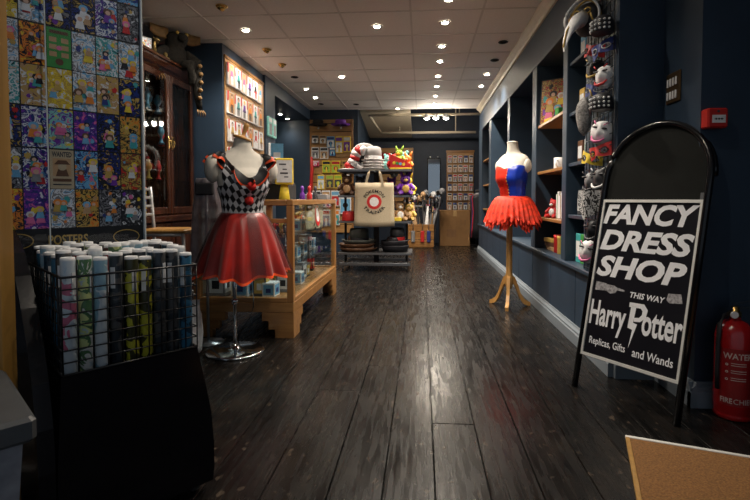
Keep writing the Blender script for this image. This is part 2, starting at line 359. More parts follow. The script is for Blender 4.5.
# skirting with a stepped moulding, and ceiling cove
prof = [(0.0, 0.0), (-.028, 0.0), (-.028, .07), (-.022, .078), (-.022, .09), (-.010, .104), (-.006, .115), (0, .115)]
struct(MB().poly([(a, b) for a, b in prof], (2.60, 8.7), T=Matrix.Translation((WX, 0, 0)) @ Matrix(((1, 0, 0, 0), (0, 1, 0, 0), (0, 0, 1, 0), (0, 0, 0, 1))), axis='y').build('baseboard_right', 'skirt'))
cove = [(0, 0), (-.075, 0), (-.07, -.018), (-.03, -.05), (-.016, -.075), (0, -.078)]
struct(MB().poly(cove, (2.62, 8.55), T=Matrix.Translation((WX, 0, CEIL)), axis='y').build('trim_1', 'cream'))
# stepped return towards the shop front
SX = 1.247
wn = MB().box(WX, 1.6, 2.60, 2.62, 0, 2.56).box(SX, 1.6, 2.26, 2.60, 0, 2.56).box(1.6, 2.7, 2.26, 2.36, 0, 2.56)
struct(wn.build('wall_front', 'blue'))
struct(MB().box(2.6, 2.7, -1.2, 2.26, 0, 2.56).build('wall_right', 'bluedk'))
bb = MB().poly(prof, (0, .227), T=Matrix.Translation((WX, 2.60, 0)) @ Matrix.Rotation(R(90), 4, 'Z') @ Matrix.Scale(-1, 4, (0, 1, 0)), axis='y')
bb.poly(prof, (2.232, 2.60), T=Matrix.Translation((SX, 0, 0)), axis='y')
bb.poly(prof, (-.028, 1.35), T=Matrix.Translation((SX, 2.26, 0)) @ Matrix.Rotation(R(90), 4, 'Z') @ Matrix.Scale(-1, 4, (0, 1, 0)), axis='y')
struct(bb.build('baseboard_front', 'skirt'))
# far wall end of the right side
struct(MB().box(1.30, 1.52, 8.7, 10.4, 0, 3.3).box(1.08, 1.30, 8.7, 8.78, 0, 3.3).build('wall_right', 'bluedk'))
# sloping cream underside of the stairs over the far end
st = MB().poly([(8.74, 2.53), (8.74, 2.64), (10.39, 2.42), (10.39, 2.27)], (-1.13, -0.22), axis='x')
struct(st.build('trim_2', 'cream'))
# skirting in the recess and pier on the left
struct(MB().box(-2.03, -2.015, 4.79, 6.05, 0, .10).box(-2.0, -1.985, 6.05, 6.45, 0, .1).build('baseboard_left', 'skirt'))
# gold jamb of the shop-front window at the left edge
jx = -1.055
jb = MB().cbox(jx - .09, jx, 1.12, 1.17, 0, 2.56, .004).box(jx - .075, jx - .015, 1.11, 1.125, .1, 2.5)
struct(jb.build('trim_3', 'jamb'))

# ------------------------------------------------------------ downlights
def downlight(xx, yy, state, aim=None, watt=1.0, zc=CEIL, finish='brass'):
    lab = {'lit': 'lit recessed halogen downlight with a pale ring in the tiled ceiling', 'off': 'unlit dark recessed downlight in the tiled ceiling',
           'eye': 'brass eyeball downlight in the tiled ceiling, tilted towards the packet wall', 'niche': 'small lit downlight in the ceiling of the wall recess'}[state]
    if state in ('lit', 'off'): lab = lab.replace('in the tiled ceiling', 'in the ceiling row ' + ('above the aisle' if abs(xx - .2) < .1 else 'beside the right wall' if xx > .5 else 'above the counter side' if xx < -1.3 else 'between aisle and counter'))
    t = thing('downlight', lab, 'ceiling light', (xx, yy, zc), 0, {'lit': 'lit ceiling downlights', 'off': 'unlit ceiling downlights', 'eye': 'tilted brass downlights', 'niche': 'recess downlights'}[state])
    ring = [(.030, .0), (.046, .0), (.050, -.004), (.046, -.009), (.036, -.011), (.031, -.006), (.030, .0)]
    MB().lathe(ring, 20, cap=False).build('ring', 'brass' if state == 'eye' else ('blackm' if state == 'off' else 'silverpaint'), t)
    if state == 'off':
        MB().lathe([(.004, -.001), (.031, -.003), (.031, -.0005)], 16).build('bulb', 'lampoff', t); return
    if state == 'eye':
        d = Vector(aim).normalized(); q = d.to_track_quat('-Z', 'Y').to_matrix().to_4x4()
        MB().lathe([(.012, .012), (.031, .008), (.034, -.01), (.031, -.03), (.026, -.036), (.02, -.03)], 18, T=q).build('eyeball', 'brass', t)
        MB().lathe([(.003, -.026), (.02, -.025), (.02, -.029), (.003, -.030)], 14, T=q).build('bulb', 'lampglow', t)
        pos = d * 0.05
    else:
        MB().lathe([(.003, -.002), (.02, -.004), (.024, -.008), (.018, -.014), (.003, -.016)], 14).build('bulb', 'lampglow', t)
        d = Vector(aim or (0, 0, -1)); pos = Vector((0, 0, -.035))
    li = bpy.data.lights.new('halogen', 'SPOT'); li.energy = SPOT_W * watt; li.color = WARM; li.spot_size = R(125); li.spot_blend = 1.0; li.shadow_soft_size = .02
    lo = bpy.data.objects.new('halogen', li); C.objects.link(lo); lo.parent = t; lo.location = pos; lo.rotation_euler = d.to_track_quat('-Z', 'Y').to_euler()
for (xx, yy, sname, ww) in [(-1.65, 4.44, 'lit', 1), (-1.66, 6.83, 'lit', 1), (-1.66, 7.42, 'lit', .7), (-1.04, 6.2, 'lit', 1), (-.415, 4.42, 'lit', 1),
                     (.2, 4.37, 'lit', 1.2), (.205, 3.87, 'lit', 1), (.2, 5.03, 'lit', .9), (.2, 5.58, 'lit', .9), (.2, 6.25, 'lit', .9), (.2, 6.8, 'lit', .5), (.2, 7.43, 'lit', .9), (.2, 8.06, 'lit', .5),
                     (.815, 6.2, 'lit', 1), (.82, 6.84, 'lit', 1), (-.43, 8.42, 'lit', .8), (.2, 3.27, 'lit', .8), (.2, 2.67, 'lit', .5), (.2, 1.47, 'lit', .22), (-.415, 2.6, 'lit', .5), (-.415, 1.4, 'lit', .27)]:  # out-of-view ones at the end are added to light mannequin and poster bin
    downlight(xx, yy, sname, None, ww)
for (xx, yy) in [(-1.65, 6.17), (-1.68, 7.93), (.81, 4.95), (.82, 5.58), (-1.1, 8.0), (.81, 3.2)]: downlight(xx, yy, 'off')
for (xx, yy) in [(-1.64, 3.88), (-1.64, 5.02), (-1.64, 5.58)]: downlight(xx, yy, 'eye', (-.75, .25, -1), .22)
for (xx, yy) in [(-2.35, 7.85), (-2.35, 8.3)]: downlight(xx, yy, 'niche', None, .12, 2.36)
# hanging lighting rail at the far end
t = thing('lighting_rail', 'cream suspended rail frame with spotlights hanging over the far end', 'light rail', (0, 8.62, 2.45))
MB().tube([(-.95, 0, 0), (1.05, 0, 0)], .024, 10).build('front_rail', 'cream', t)
MB().tube([(-.82, 1.0, -.18), (1.06, 1.0, -.18)], .026, 10).build('rear_rail', 'cream', t)
MB().tube([(-.95, 0, 0), (-.82, 1.0, -.18)], .022, 10).build('side_rail', 'cream', t)
for xx in (-.45, .66):
    MB().tube([(xx, 1.0, -.18), (xx, 1.0, .84 if xx > 0 else -.05)], .010, 8).build('hanger_rod', 'cream', t)
    MB().tube([(xx, .05, 0), (xx, .05, .84 if xx > 0 else .09)], .010, 8).build('hanger_rod', 'cream', t)
for i, xx in enumerate((.08, .24, .42)):
    h = MB().lathe([(.012, .03), (.03, .025), (.05, -.01), (.055, -.05), (.045, -.045)], 16, c=(xx, -.06, -.03)).build('spotlight_head', 'silverpaint', t)
    MB().tube([(xx, 0, 0), (xx, -.06, 0)], .008, 6).build('bracket', 'silverpaint', t)
    b_ = MB().ball((xx, -.06, -.075), .043, .043, .025).build('bulb', 'lampglow', t)
    li = bpy.data.lights.new('rail_spot', 'POINT'); li.energy = 13; li.color = WARM; li.shadow_soft_size = .04
    lo = bpy.data.objects.new('rail_spot', li); C.objects.link(lo); lo.parent = t; lo.location = (xx, -.06, -.12)

# ------------------------------------------------------------ poster stand, header board and rolled posters (left foreground)
def ground(g):
    nm = 'busy_print_' + g
    if nm in MATS: return MATS[nm]
    acc = {'orange': ('red', 'yellow', 'ink'), 'purple': ('white', 'pink', 'navy'), 'white': ('orange', 'sky', 'grey'), 'gold': ('brown', 'orange', 'ink'), 'grey': ('white', 'dkgrey', 'ink'), 'dkgrey': ('grey', 'white', 'ink'),
           'navy': ('sky', 'purple', 'white'), 'sky': ('white', 'orange', 'navy'), 'ink': ('grey', 'gold', 'navy'), 'brown': ('orange', 'red', 'gold'), 'teal': ('ink', 'skin', 'white'), 'tan': ('brown', 'white', 'gold'),
           'aqua': ('pink', 'yellow', 'purple'), 'yellow': ('ink', 'white', 'gold'), 'red': ('ink', 'orange', 'white')}.get(g, ('ink', 'white', 'red'))
    return print_mat(nm, [PAL[acc[0]], PAL[g], PAL[acc[2]], PAL[g], PAL[acc[1]], PAL[acc[2]]], 34.0, .3)
def artwork(rng, w, h, base=None, y=0.0):
    """generic printed picture: ground, blobs and a few simple figures; returns MB and the material list"""
    cols = list(PAL); mats = ['c_' + c for c in cols]; mb = MB(); ix = {c: i for i, c in enumerate(cols)}
    warm = ['red', 'orange', 'yellow', 'pink', 'gold', 'tan']; cool = ['sky', 'teal', 'navy', 'purple', 'white', 'grey']
    g = base or rng.choice(['navy', 'ink', 'red', 'white', 'sky', 'orange', 'purple', 'dkgrey', 'gold'])
    mats.append(ground(g)); flat(mb, [(0, 0), (w, 0), (w, h), (0, h)], y, len(mats) - 1); k = 1
    for i in range(rng.randint(3, 6)):
        cx, cz = rng.uniform(.1, .9) * w, rng.uniform(.1, .9) * h; r = rng.uniform(.07, .16) * w; n = rng.choice([3, 5, 7])
        a0 = rng.uniform(0, 6.28); c = rng.choice(warm + cool + ['ink'])
        pts = []
        for j in range(n * 2):
            rr = r * (1 if j % 2 else rng.uniform(.45, .9)); a = a0 + math.pi * j / n
            pts.append((min(w, max(0, cx + rr * math.cos(a))), min(h, max(0, cz + rr * math.sin(a) * 1.2))))
        flat(mb, pts, y - .00025 * k, ix[c]); k += 1
    for i in range(rng.randint(2, 5)):
        cx, cz = rng.uniform(.2, .8) * w, rng.uniform(.3, .75) * h; r = rng.uniform(.09, .15) * w; hc = rng.choice(['yellow', 'ink', 'white', 'orange', 'brown', 'pink', 'sky']); bc = rng.choice(warm + cool + ['ink'])
        flat(mb, [(cx - r * 1.5, max(0, cz - r * 3.4)), (cx + r * 1.5, max(0, cz - r * 3.4)), (cx + r * .9, cz - r * .6), (cx - r * .9, cz - r * .6)], y - .00025 * k, ix[bc]); k += 1
        flat(mb, [(cx + r * 1.35 * (1 if j % 2 else 1.1) * math.cos(j * .785), cz + .25 * r + r * 1.4 * (1 if j % 2 else .85) * math.sin(j * .785)) for j in range(8)], y - .00025 * k, ix[hc]); k += 1
        flat(mb, circle(cx, cz - r * .1, r * .8, 9), y - .00025 * k, ix['skin']); k += 1
    return mb, mats

PS = thing('poster_stand', 'black poster display stand with picture header board and wire bin', 'poster stand', (-.709, 1.457, 0), R(50))
# bin body: front panel that bows outwards towards the floor
secs = [(.48, -.365, .0, .0), (.44, -.367, .006, -.002), (.36, -.372, .022, -.004), (.26, -.378, .040, -.006), (.16, -.381, .046, -.008), (.08, -.381, .046, -.008), (.035, -.378, .042, -.006)]
def shell(pick, t_):      # one thin curved wall of the open bin
    mb = MB(); mb.loft([pick(*q) for q in secs], 0, False, True, True); return mb
shell(lambda z, a, b, c: [(a, c, z), (b, c, z), (b, c + .006, z), (a, c + .006, z)], 0).build('front_panel', 'black', PS)
shell(lambda z, a, b, c: [(a, c + .0062, z), (a + .006, c + .0062, z), (a + .006, .432, z), (a, .432, z)], 0).build('side_wall', 'black', PS)
shell(lambda z, a, b, c: [(b - .006, c + .0062, z), (b, c + .0062, z), (b, .432, z), (b - .006, .432, z)], 0).build('side_wall', 'black', PS)
MB().box(-.372, .0, .433, .439, .04, .70).build('rear_panel', 'black', PS)
MB().box(-.365, .02, .01, .43, .165, .185).build('tray', 'blackm', PS)
# side panels with a curved front edge
def side_prof():
    return [(.47, .03), (-.015, .03), (-.03, .12), (-.03, .25), (-.018, .36), (.02, .47), (.07, .56), (.14, .65), (.22, .73), (.30, .79), (.47, .86)]
MB().poly(side_prof(), (-.425, -.388), axis='x').build('side_panel', 'black', PS)
# wire basket
bk = MB()
for z in [.483 + .0325 * i for i in range(9)]:
    r_ = .0034 if z > .73 or z < .49 else .0021
    bk.tube([(-.36, .002, z), (0, .002, z)], r_, 6); bk.tube([(-.36, .002, z), (-.36, .42, z)], r_, 6); bk.tube([(0, .002, z), (0, .42, z)], r_, 6)
    if r_ > .003: bk.tube([(-.36, .42, z), (0, .42, z)], r_, 6)
for i in range(11):
    xx = -.36 + .036 * i; bk.tube([(xx, .002, .483), (xx, .002, .743)], .0021, 6)
for i in range(12):
    yy = .002 + .038 * i; bk.tube([(0, yy, .483), (0, yy, .743)], .0021, 6); bk.tube([(-.36, yy, .483), (-.36, yy, .743)], .0021, 6)
bk.build('wire_basket', 'wire', PS)
for xx in (-.33, 0.0):
    for yy in (.04, .38):
        MB().lathe([(.012, -.012), (.018, -.010), (.018, .010), (.012, .012)], 14, T=Matrix.Translation((xx, yy, .018)) @ Matrix.Rotation(R(90), 4, 'Y')).tube([(xx, yy, .018), (xx, yy, .045)], .008, 8).build('castor', 'steel', PS)
MB().cbox(-.46, .004, .452, .476, .70, 1.96, .004).build('header_board', 'blackm', PS)
MB().cbox(-.455, -.002, .437, .440, .76, 1.94, .001).build('acrylic_cover', 'acryl', PS)
MB().cbox(-.002, .004, .434, .452, .76, 1.95, .002).build('acrylic_edge', 'acryledge', PS)
MB().cbox(-.300, -.296, .433, .437, .77, 1.94, .001).build('highlight_strip', 'acryledge', PS)  # pale strip standing in for a bluish highlight on the glossy cover
rng = random.Random(11)
pw, ph = .069, .131
zrow = [.852, .985, 1.121, 1.257, 1.391, 1.528, 1.665, 1.80]
bases = [['orange', 'purple', 'white', 'gold', 'grey', 'dkgrey'], ['grey', 'navy', 'ivory', 'sky', 'ink', 'brown'], ['ink', 'navy', 'aqua', 'purple', 'ink', 'gold'], ['teal', 'tan', 'yellow', 'white', 'tan', 'ink'],
         ['white', 'orange', 'green', 'white', 'teal', 'white'], ['yellow', 'white', 'ink', 'ink', 'navy', 'grey'], ['navy', 'red', 'ink', 'tan', 'ink', 'sky'], ['ink', 'teal', 'ink', 'navy', 'red', 'ink']]
for r_i, z in enumerate(zrow):
    for c_i in range(6):
        xx = -.436 + .0725 * c_i; bcol = bases[r_i][c_i]
        if bcol == 'ivory':
            mb = MB(); mats = ['ivory', 'c_brown', 'c_tan', 'c_dkgrey']
            flat(mb, [(0, 0), (pw, 0), (pw, ph), (0, ph)], 0, 0); flat(mb, [(.008, .042), (pw - .008, .042), (pw - .008, .102), (.008, .102)], -.0003, 2)
            flat(mb, [(.016, .042), (.054, .042), (.047, .066), (.023, .066)], -.0006, 1); flat(mb, circle(.035, .074, .013, 10), -.0009, 0); flat(mb, [(.012, .082), (.058, .082), (.047, .096), (.023, .096)], -.0012, 1)
            add_text(mb, 'WANTED', .006, pw - .006, .107, .125, -.0005, 3, bold=.03); flat(mb, [(.008, .012), (pw - .008, .012), (pw - .008, .016), (.008, .016)], -.0005, 3)
            flat(mb, [(.008, .024), (pw - .008, .024), (pw - .008, .034), (.008, .034)], -.0005, 1)
        elif bcol == 'green':
            mb = MB(); mats = ['c_green', 'c_pink', 'c_lime', 'c_brown', 'c_tan']
            flat(mb, [(0, 0), (pw, 0), (pw, ph), (0, ph)], 0, 0); flat(mb, [(.008, .112), (pw - .008, .112), (pw - .008, .123), (.008, .123)], -.0003, 3)
            for i in range(3):
                for j in range(2): flat(mb, [(.007 + .034 * j, .036 + .024 * i), (.028 + .034 * j, .036 + .024 * i), (.028 + .034 * j, .052 + .024 * i), (.007 + .034 * j, .052 + .024 * i)], -.0003, 4)
            flat(mb, circle(.035, .02, .012, 8), -.0005, 3); flat(mb, circle(.035, .066, .008, 8), -.0005, 1)
        else: mb, mats = artwork(rng, pw, ph, bcol, 0.0)
        mb.build('poster', mats, PS, (xx, .4515, z))
hd = MB(); add_text(hd, 'POSTERS', -.300, -.185, .795, .828, .4505, 0, bold=.02)
hd.build('header_lettering', 'c_gold', PS)
for cx in (-.385, -.06):
    hd = MB(); pts = circle(cx, .812, .045, 24, .026); pi_ = circle(cx, .812, .042, 24, .023); b0 = len(hd.v)
    for a, c in pts + pi_: hd.v.append(Vector((a, .4505, c)))
    for i in range(24): hd.face((b0 + i, b0 + (i + 1) % 24, b0 + 24 + (i + 1) % 24, b0 + 24 + i), 0)
    hd.build('header_emblem', 'c_gold', PS)
# rolled posters in the basket
def roll_mesh(side, top='paper'):
    mb = MB(); r = .0178; n = 14
    prof = [(r, 0), (r, .50), (r, .575), (r * 1.02, .592), (r * .99, .60), (r * .80, .601), (r * .74, .596), (r * .42, .593), (r * .1, .594)]
    mb.loft([[(rr * math.cos(2 * math.pi * j / n), rr * math.sin(2 * math.pi * j / n), z) for j in range(n)] for rr, z in prof], lambda i, j: 0 if i < 3 else 1, True, True, True)
    mb.box(-.006, .006, -r - .0006, -r + .002, .50, .56, 2)
    return mb.mesh('rolled_poster', [side, top, 'paper'])
M['pr_blue'] = print_mat('blue_white_print', [(.55, .68, .75), (.70, .76, .80), (.30, .50, .62), (.62, .70, .74)], 6)
M['pr_mix'] = print_mat('mixed_pastel_print', [(.60, .70, .74), (.75, .76, .74), (.10, .22, .10), (.62, .70, .30), (.45, .60, .66)], 14)
M['pr_pink'] = print_mat('blue_pink_print', [(.52, .66, .74), (.62, .70, .76), (.60, .16, .26), (.66, .74, .80)], 7)
M['pr_yel'] = print_mat('yellow_black_print', [(.55, .50, .03), (.60, .56, .05), (.05, .05, .02), (.50, .46, .03)], 10)
M['pr_dark'] = print_mat('dark_print', [(.012, .014, .02), (.03, .04, .05), (.10, .10, .10), (.015, .02, .03)], 12)
M['pr_dkblue'] = print_mat('dark_blue_print', [(.01, .03, .06), (.02, .06, .10), (.05, .20, .34), (.01, .03, .05)], 10)
M['pr_red'] = print_mat('red_dark_print', [(.10, .012, .012), (.30, .03, .03), (.03, .01, .01), (.14, .02, .02)], 10)
RM = {k: roll_mesh(k) for k in ('pr_blue', 'pr_mix', 'pr_pink', 'pr_yel', 'pr_dark', 'pr_dkblue', 'pr_red')}
RL = {'pr_blue': 'white-capped rolled poster with a pale blue printed outside in wire bin', 'pr_mix': 'rolled poster in wire bin, pale print with green patches', 'pr_pink': 'rolled poster in wire bin, pale blue print with pink patches',
      'pr_yel': 'rolled poster in wire bin with an olive yellow and black print', 'pr_dark': 'white-capped rolled poster with a black printed outside in wire bin', 'pr_dkblue': 'rolled poster in wire bin with a dark blue printed outside', 'pr_red': 'rolled poster in wire bin with a dark red printed outside'}
front = ['pr_pink', 'pr_mix', 'pr_blue', 'pr_dark', 'pr_yel', 'pr_yel', 'pr_dark', 'pr_dark', 'pr_dkblue']
rng = random.Random(5)
cR, sR = math.cos(R(50)), math.sin(R(50))
for j in range(8):
    for i in range(9):
        if j > 0 and rng.random() < .10: continue
        k = front[i] if j == 0 else rng.choice(['pr_blue', 'pr_dark', 'pr_red', 'pr_dkblue', 'pr_dark', 'pr_blue', 'pr_mix'])
        lx = -.338 + .0395 * i + rng.uniform(-.001, .001); ly = .030 + .048 * j + (0.006 if i % 2 else 0); dz = rng.uniform(-.010, .010) - (.012 if j == 0 else 0)
        o = link('rolled_poster', RM[k], None, (-.709 + lx * cR - ly * sR, 1.457 + lx * sR + ly * cR, .2 + dz), (0, 0, R(50) + rng.uniform(-1, 1)))
        tag(o, RL[k], 'rolled poster', 'rolled posters in the wire bin')

# grey leaflet box in front of the stand, at the left edge
t = thing('leaflet_box', 'grey box with a lipped lid and small white sticker beside the poster stand', 'box', (-.985, .87, 0), R(50))
MB().loft([[(-.10, -.14, 0), (.10, -.14, 0), (.10, .14, 0), (-.10, .14, 0)], [(-.13, -.17, .48), (.13, -.17, .48), (.13, .17, .48), (-.13, .17, .48)]], 0, False, True, True).build('body', mat('pale_grey_speckled_plastic', (.30, .30, .33), .5, var=.2, scale=30), t)
MB().cbox(-.15, .15, -.19, .19, .48, .53, .008).build('lid', mat('dark_grey_plastic', (.085, .09, .095), .4), t)
MB().box(.145, .1515, -.03, .0, .495, .515).build('sticker', 'paper', t)

# doormat in a metal-edged frame
t = thing('doormat', 'brown coir doormat with a pale metal edging strip on the boards', 'doormat', (.808, 1.931, 0), R(-18))
MB().cbox(.016, 1.1, -.9, -.016, 0.0, .011, .002).build('mat_pile', 'coir', t)
MB().cbox(0, 1.1, -.016, 0, 0.0, .014, .002).build('edging', 'silver', t)
MB().cbox(0, .016, -.9, -.016, 0.0, .014, .002).build('edging', 'jamb', t)

# ------------------------------------------------------------ A-board sign leaning on the corner
t = thing('pavement_sign', 'black arched pavement sign board reading fancy dress shop, leaning at the corner', 'sign', (.767, 2.473, 0), math.atan2(-.81271, .58266))
TT = Matrix.Rotation(R(-12.5), 4, 'X')   # local y is towards the wall; lean the panel back
Wd = .530; sp = 1.085
arch = [(.015, 0.0), (.015, sp)] + [(Wd / 2 - .25 * math.cos(a), sp + .262 * math.sin(a)) for a in [math.pi * i / 20 for i in range(1, 20)]] + [(Wd - .015, sp), (Wd - .015, 0.0)]
MB().tube([(a, .0, z) for a, z in arch], .0155, 10, T=TT).build('front_frame', 'black', t)
MB().tube([(a, .034, z) for a, z in arch if z > .0] , .0145, 10, T=TT).build('rear_frame', 'black', t)
inner = [(.028, .165)] + [(.028, sp)] + [(Wd / 2 - .237 * math.cos(a), sp + .249 * math.sin(a)) for a in [math.pi * i / 20 for i in range(1, 20)]] + [(Wd - .028, sp), (Wd - .028, .165)]
MB().poly(inner, (.004, .012), T=TT).build('back_board', 'signtop', t)
bz = MB(); px0, px1, pz0, pz1 = .022, .508, .168, .968; bw = .014
bz.box(px0, px0 + bw, -.010, .004, pz0, pz1, T=TT).box(px1 - bw, px1, -.010, .004, pz0, pz1, T=TT).box(px0 + bw, px1 - bw, -.010, .004, pz0, pz0 + bw, T=TT).box(px0 + bw, px1 - bw, -.010, .004, pz1 - bw, pz1, T=TT)
bz.build('snap_frame', 'silver', t)
pan = MB().box(px0 + bw, px1 - bw, -.002, .004, pz0 + bw, pz1 - bw, T=TT).build('printed_panel', 'signblack', t)
yy = -.0028
def sl(s, a0, a1, z0, z1, **k):
    lt = MB(); add_text(lt, s, a0, a1, z0, z1, yy, 0, TT, **k); lt.build('lettering', 'signwhite', pan)
sl('FANCY', .036, .494, .842, .945, shear=.22, bold=.04)
sl('DRESS', .040, .488, .708, .814, shear=.22, bold=.04)
sl('SHOP', .042, .474, .574, .682, shear=.22, bold=.04)
sl('THIS WAY', .235, .400, .492, .520, shear=.18, bold=.025)
sl('Harry', .042, .232, .290, .452, shear=.0, bold=.024)
sl('otter', .312, .490, .330, .440, bold=.024)
# tall P with a jagged stem
lt = MB()
for pts in ([(.250, .462), (.276, .462), (.270, .378), (.290, .374), (.262, .255), (.270, .345), (.246, .350)], [(.240, .470), (.310, .472), (.330, .448), (.326, .412), (.302, .388), (.272, .384), (.272, .402), (.294, .406), (.306, .422), (.306, .440), (.296, .450), (.240, .448)]):
    b0 = len(lt.v)
    for a, z in pts: lt.v.append(TT @ Vector((a, yy, z)))
    lt.face(range(b0, b0 + len(pts)))
sl('Replicas, Gifts', .060, .250, .222, .268, bold=.012); sl('and Wands', .285, .470, .225, .264, bold=.012)
lt.build('lettering', 'signwhite', pan)
# pointing hand and sleeve in grey beside the words
def hp(pts):
    hn = MB(); b0 = 0
    for a, z in pts: hn.v.append(TT @ Vector((a, yy, z)))
    hn.face(range(b0, b0 + len(pts))); hn.build('pointing_hand', mat('engraved_hand_grey', (.34, .33, .34), .6, var=.5, scale=90), pan)
hp([(.05, .545), (.11, .540), (.115, .505), (.05, .500)]); hp([(.112, .537), (.15, .535), (.165, .528), (.205, .522), (.206, .514), (.168, .514), (.16, .500), (.135, .494), (.112, .503)])
hp([(.41, .540), (.465, .545), (.475, .505), (.42, .498), (.405, .51)])
for xx in (.03, Wd - .03): MB().box(xx - .012, xx + .012, -.006, .045, .95, 1.0, T=TT).build('hinge', 'steel', t) if xx > .3 else None

# ------------------------------------------------------------ fire extinguisher, call point, switch plate
t = thing('fire_extinguisher', 'red water fire extinguisher with black hose on the floor by the corner', 'fire extinguisher', (1.362, 2.17, 0)); t.scale = (.95, .95, .93)
MB().lathe([(.072, 0), (.078, .006), (.078, .02), (.076, .028), (.078, .034), (.078, .385), (.070, .42), (.048, .447), (.024, .458), (.022, .47)], 28).build('cylinder', 'extred', t)
MB().lathe([(.022, .47), (.026, .475), (.026, .492), (.018, .50), (.016, .52)], 16).build('valve', 'brass', t)
MB().poly([(-.02, .50), (.085, .512), (.095, .522), (-.02, .516)], (-.009, .009)).poly([(-.02, .522), (.075, .545), (.085, .556), (-.01, .538)], (-.009, .009)).build('handle', 'chrome', t)
MB().lathe([(.016, -.005), (.016, .005)], 14, T=Matrix.Translation((-.02, -.028, .485)) @ Matrix.Rotation(R(90), 4, 'X')).build('pressure_gauge', 'white', t)
MB().tube([(-.02, 0, .487), (-.05, -.01, .48), (-.078, -.02, .44), (-.088, -.03, .36), (-.09, -.03, .22), (-.088, -.03, .14)], .010, 10).build('hose', 'blackm', t)
def wrap(a, z, r=.0788):   # arc length a -> point on the cylinder, facing -y
    th = a / r - 1.92; return (r * math.cos(th), r * math.sin(th), z)
lb = MB(); n = 14
lb.loft([[wrap(-.072 + .144 * i / n, z, .0784) for i in range(n + 1)] for z in (.07, .335)], 0, True, closed=False)
lb.build('label', mat('dark_red_label', (.25, .008, .010), .4), t)
def wt(s, a0, a1, z0, z1, **k):
    le = MB(); add_text(le, s, 0, 1, 0, 1, 0, 0, arc=lambda u, v: wrap(a0 + (a1 - a0) * u, z0 + (z1 - z0) * v, .0789), **k); le.build('label_lettering', mat('label_cream_print', (.55, .45, .42), .5), t)
wt('WATER', -.058, .060, .288, .316, bold=.02); wt('FIRE', -.066, -.018, .082, .106, bold=.02); wt('CHIEF', -.014, .066, .082, .106)
for i, z in enumerate((.262, .228, .194)):
    wt('o', -.048, -.036, z - .006, z + .006, bold=.03)
    for q in (.006, -.004): MB().loft([[wrap(-.026 + .06 * k / 5, zz) for k in range(6)] for zz in (z + q, z + q + .003)], 0, False, closed=False).build('label_line', mat('label_cream_print', (.55, .45, .42), .5), t)
t = thing('fire_call_point', 'red square fire alarm call point with white panel on the navy wall', 'alarm box', (1.29, 2.26, 1.305))
MB().cbox(-.043, .043, -.058, 0, -.043, .043, .006).build('housing', 'callred', t)
MB().box(-.026, .030, -.0595, -.057, -.022, .012).build('break_panel', 'c_white', t)
mk = MB()
for xx in (-.010, .002, .014): flat(mk, circle(xx, -.005, .0045, 8), -.0600, 0)
flat(mk, [(-.018, -.006), (.022, -.006), (.022, -.004), (-.018, -.004)], -.0600, 0); flat(mk, circle(.0, .028, .006, 10), -.0585, 1)
mk.build('symbols', ['c_ink', 'c_dkgrey'], t)
t = thing('switch_plate', 'brown metal eight-gang light switch plate on the navy return wall', 'light switch', (SX, 2.492, 1.502), R(-90))
MB().cbox(-.066, .066, -.008, 0, -.075, .075, .003).build('plate', mat('bronze_plate', (.10, .06, .025), .4, .6), t)
for r_ in (.03, -.035):
    for i in range(4): MB().cbox(-.045 + .026 * i - .007, -.045 + .026 * i + .007, -.013, -.008, r_ - .022, r_ + .018, .002).build('rocker', 'c_white', t)

# ------------------------------------------------------------ glass display case
t = thing('display_case', 'long oak and glass display counter on a stepped plinth', 'display case', (-1.22, 3.18, 0))
DW, DL, DH = .35, 1.63, .945          # half width, length, height
MB().cbox(-DW, DW, 0, DL, .175, .245, .004).build('plinth_rail', 'oakx', t)
MB().cbox(-DW + .02, DW - .02, .02, DL - .02, .245, .262, .004).build('deck', 'oak', t)
for sx in (-1, 1):
    for yy0, d in ((0.0, 1), (DL, -1)):
        f = MB(); X0 = sx * DW
        for (w_, z0, z1) in ((.22, .115, .175), (.175, .058, .115), (.13, 0, .058)):
            xa, xb = sorted((X0, X0 - sx * w_)); ya, yb = sorted((yy0, yy0 + d * (w_ + .03)))
            xc, xd = sorted((X0, X0 - sx * .05)); yc, yd = sorted((yy0, yy0 + d * .05))
            f.box(xa, xb, yc, yd, z0, z1); f.box(xc, xd, min(ya, yb) if d < 0 else yd, max(ya, yb) if d > 0 else yc, z0, z1)
        f.build('bracket_foot', 'oakx', t)
for sx in (-1, 1):
    for yy0 in (.0, DL - .045):
        MB().cbox(min(sx * DW, sx * (DW - .045)), max(sx * DW, sx * (DW - .045)), yy0, yy0 + .045, .245, DH - .04, .003).build('corner_post', 'oakz', t)
    xa, xb = sorted((sx * DW, sx * (DW - .045)))
    MB().cbox(xa, xb, 0, DL, DH - .04, DH, .004).build('top_rail', 'oak', t)
    MB().cbox(xa, xb, .045, DL - .045, .245, .275, .004).build('bottom_rail', 'oak', t)
for yy0 in (0.0, DL - .045):
    MB().cbox(-DW + .045, DW - .045, yy0, yy0 + .045, DH - .04, DH, .004).build('top_rail', 'oakx', t)
    MB().cbox(-DW + .045, DW - .045, yy0, yy0 + .045, .245, .275, .004).build('bottom_rail', 'oakx', t)
MB().cbox(-DW + .045, DW - .045, .012, .04, .785, .815, .003).build('cross_rail', 'oakx', t)
for xx in (-.10, .16): MB().cbox(xx, xx + .035, .012, .04, .815, DH - .04, .003).build('stile', 'oakz', t)
MB().box(DW - .025, DW - .019, .045, DL - .045, .275, DH - .04).build('glass_pane', 'glass', t)
MB().box(-DW + .045, DW - .045, .020, .026, .275, .785).build('glass_pane', 'glass', t)
MB().box(-DW + .045, DW - .045, .045, DL - .045, DH - .014, DH - .006).build('glass_top', 'glass', t)
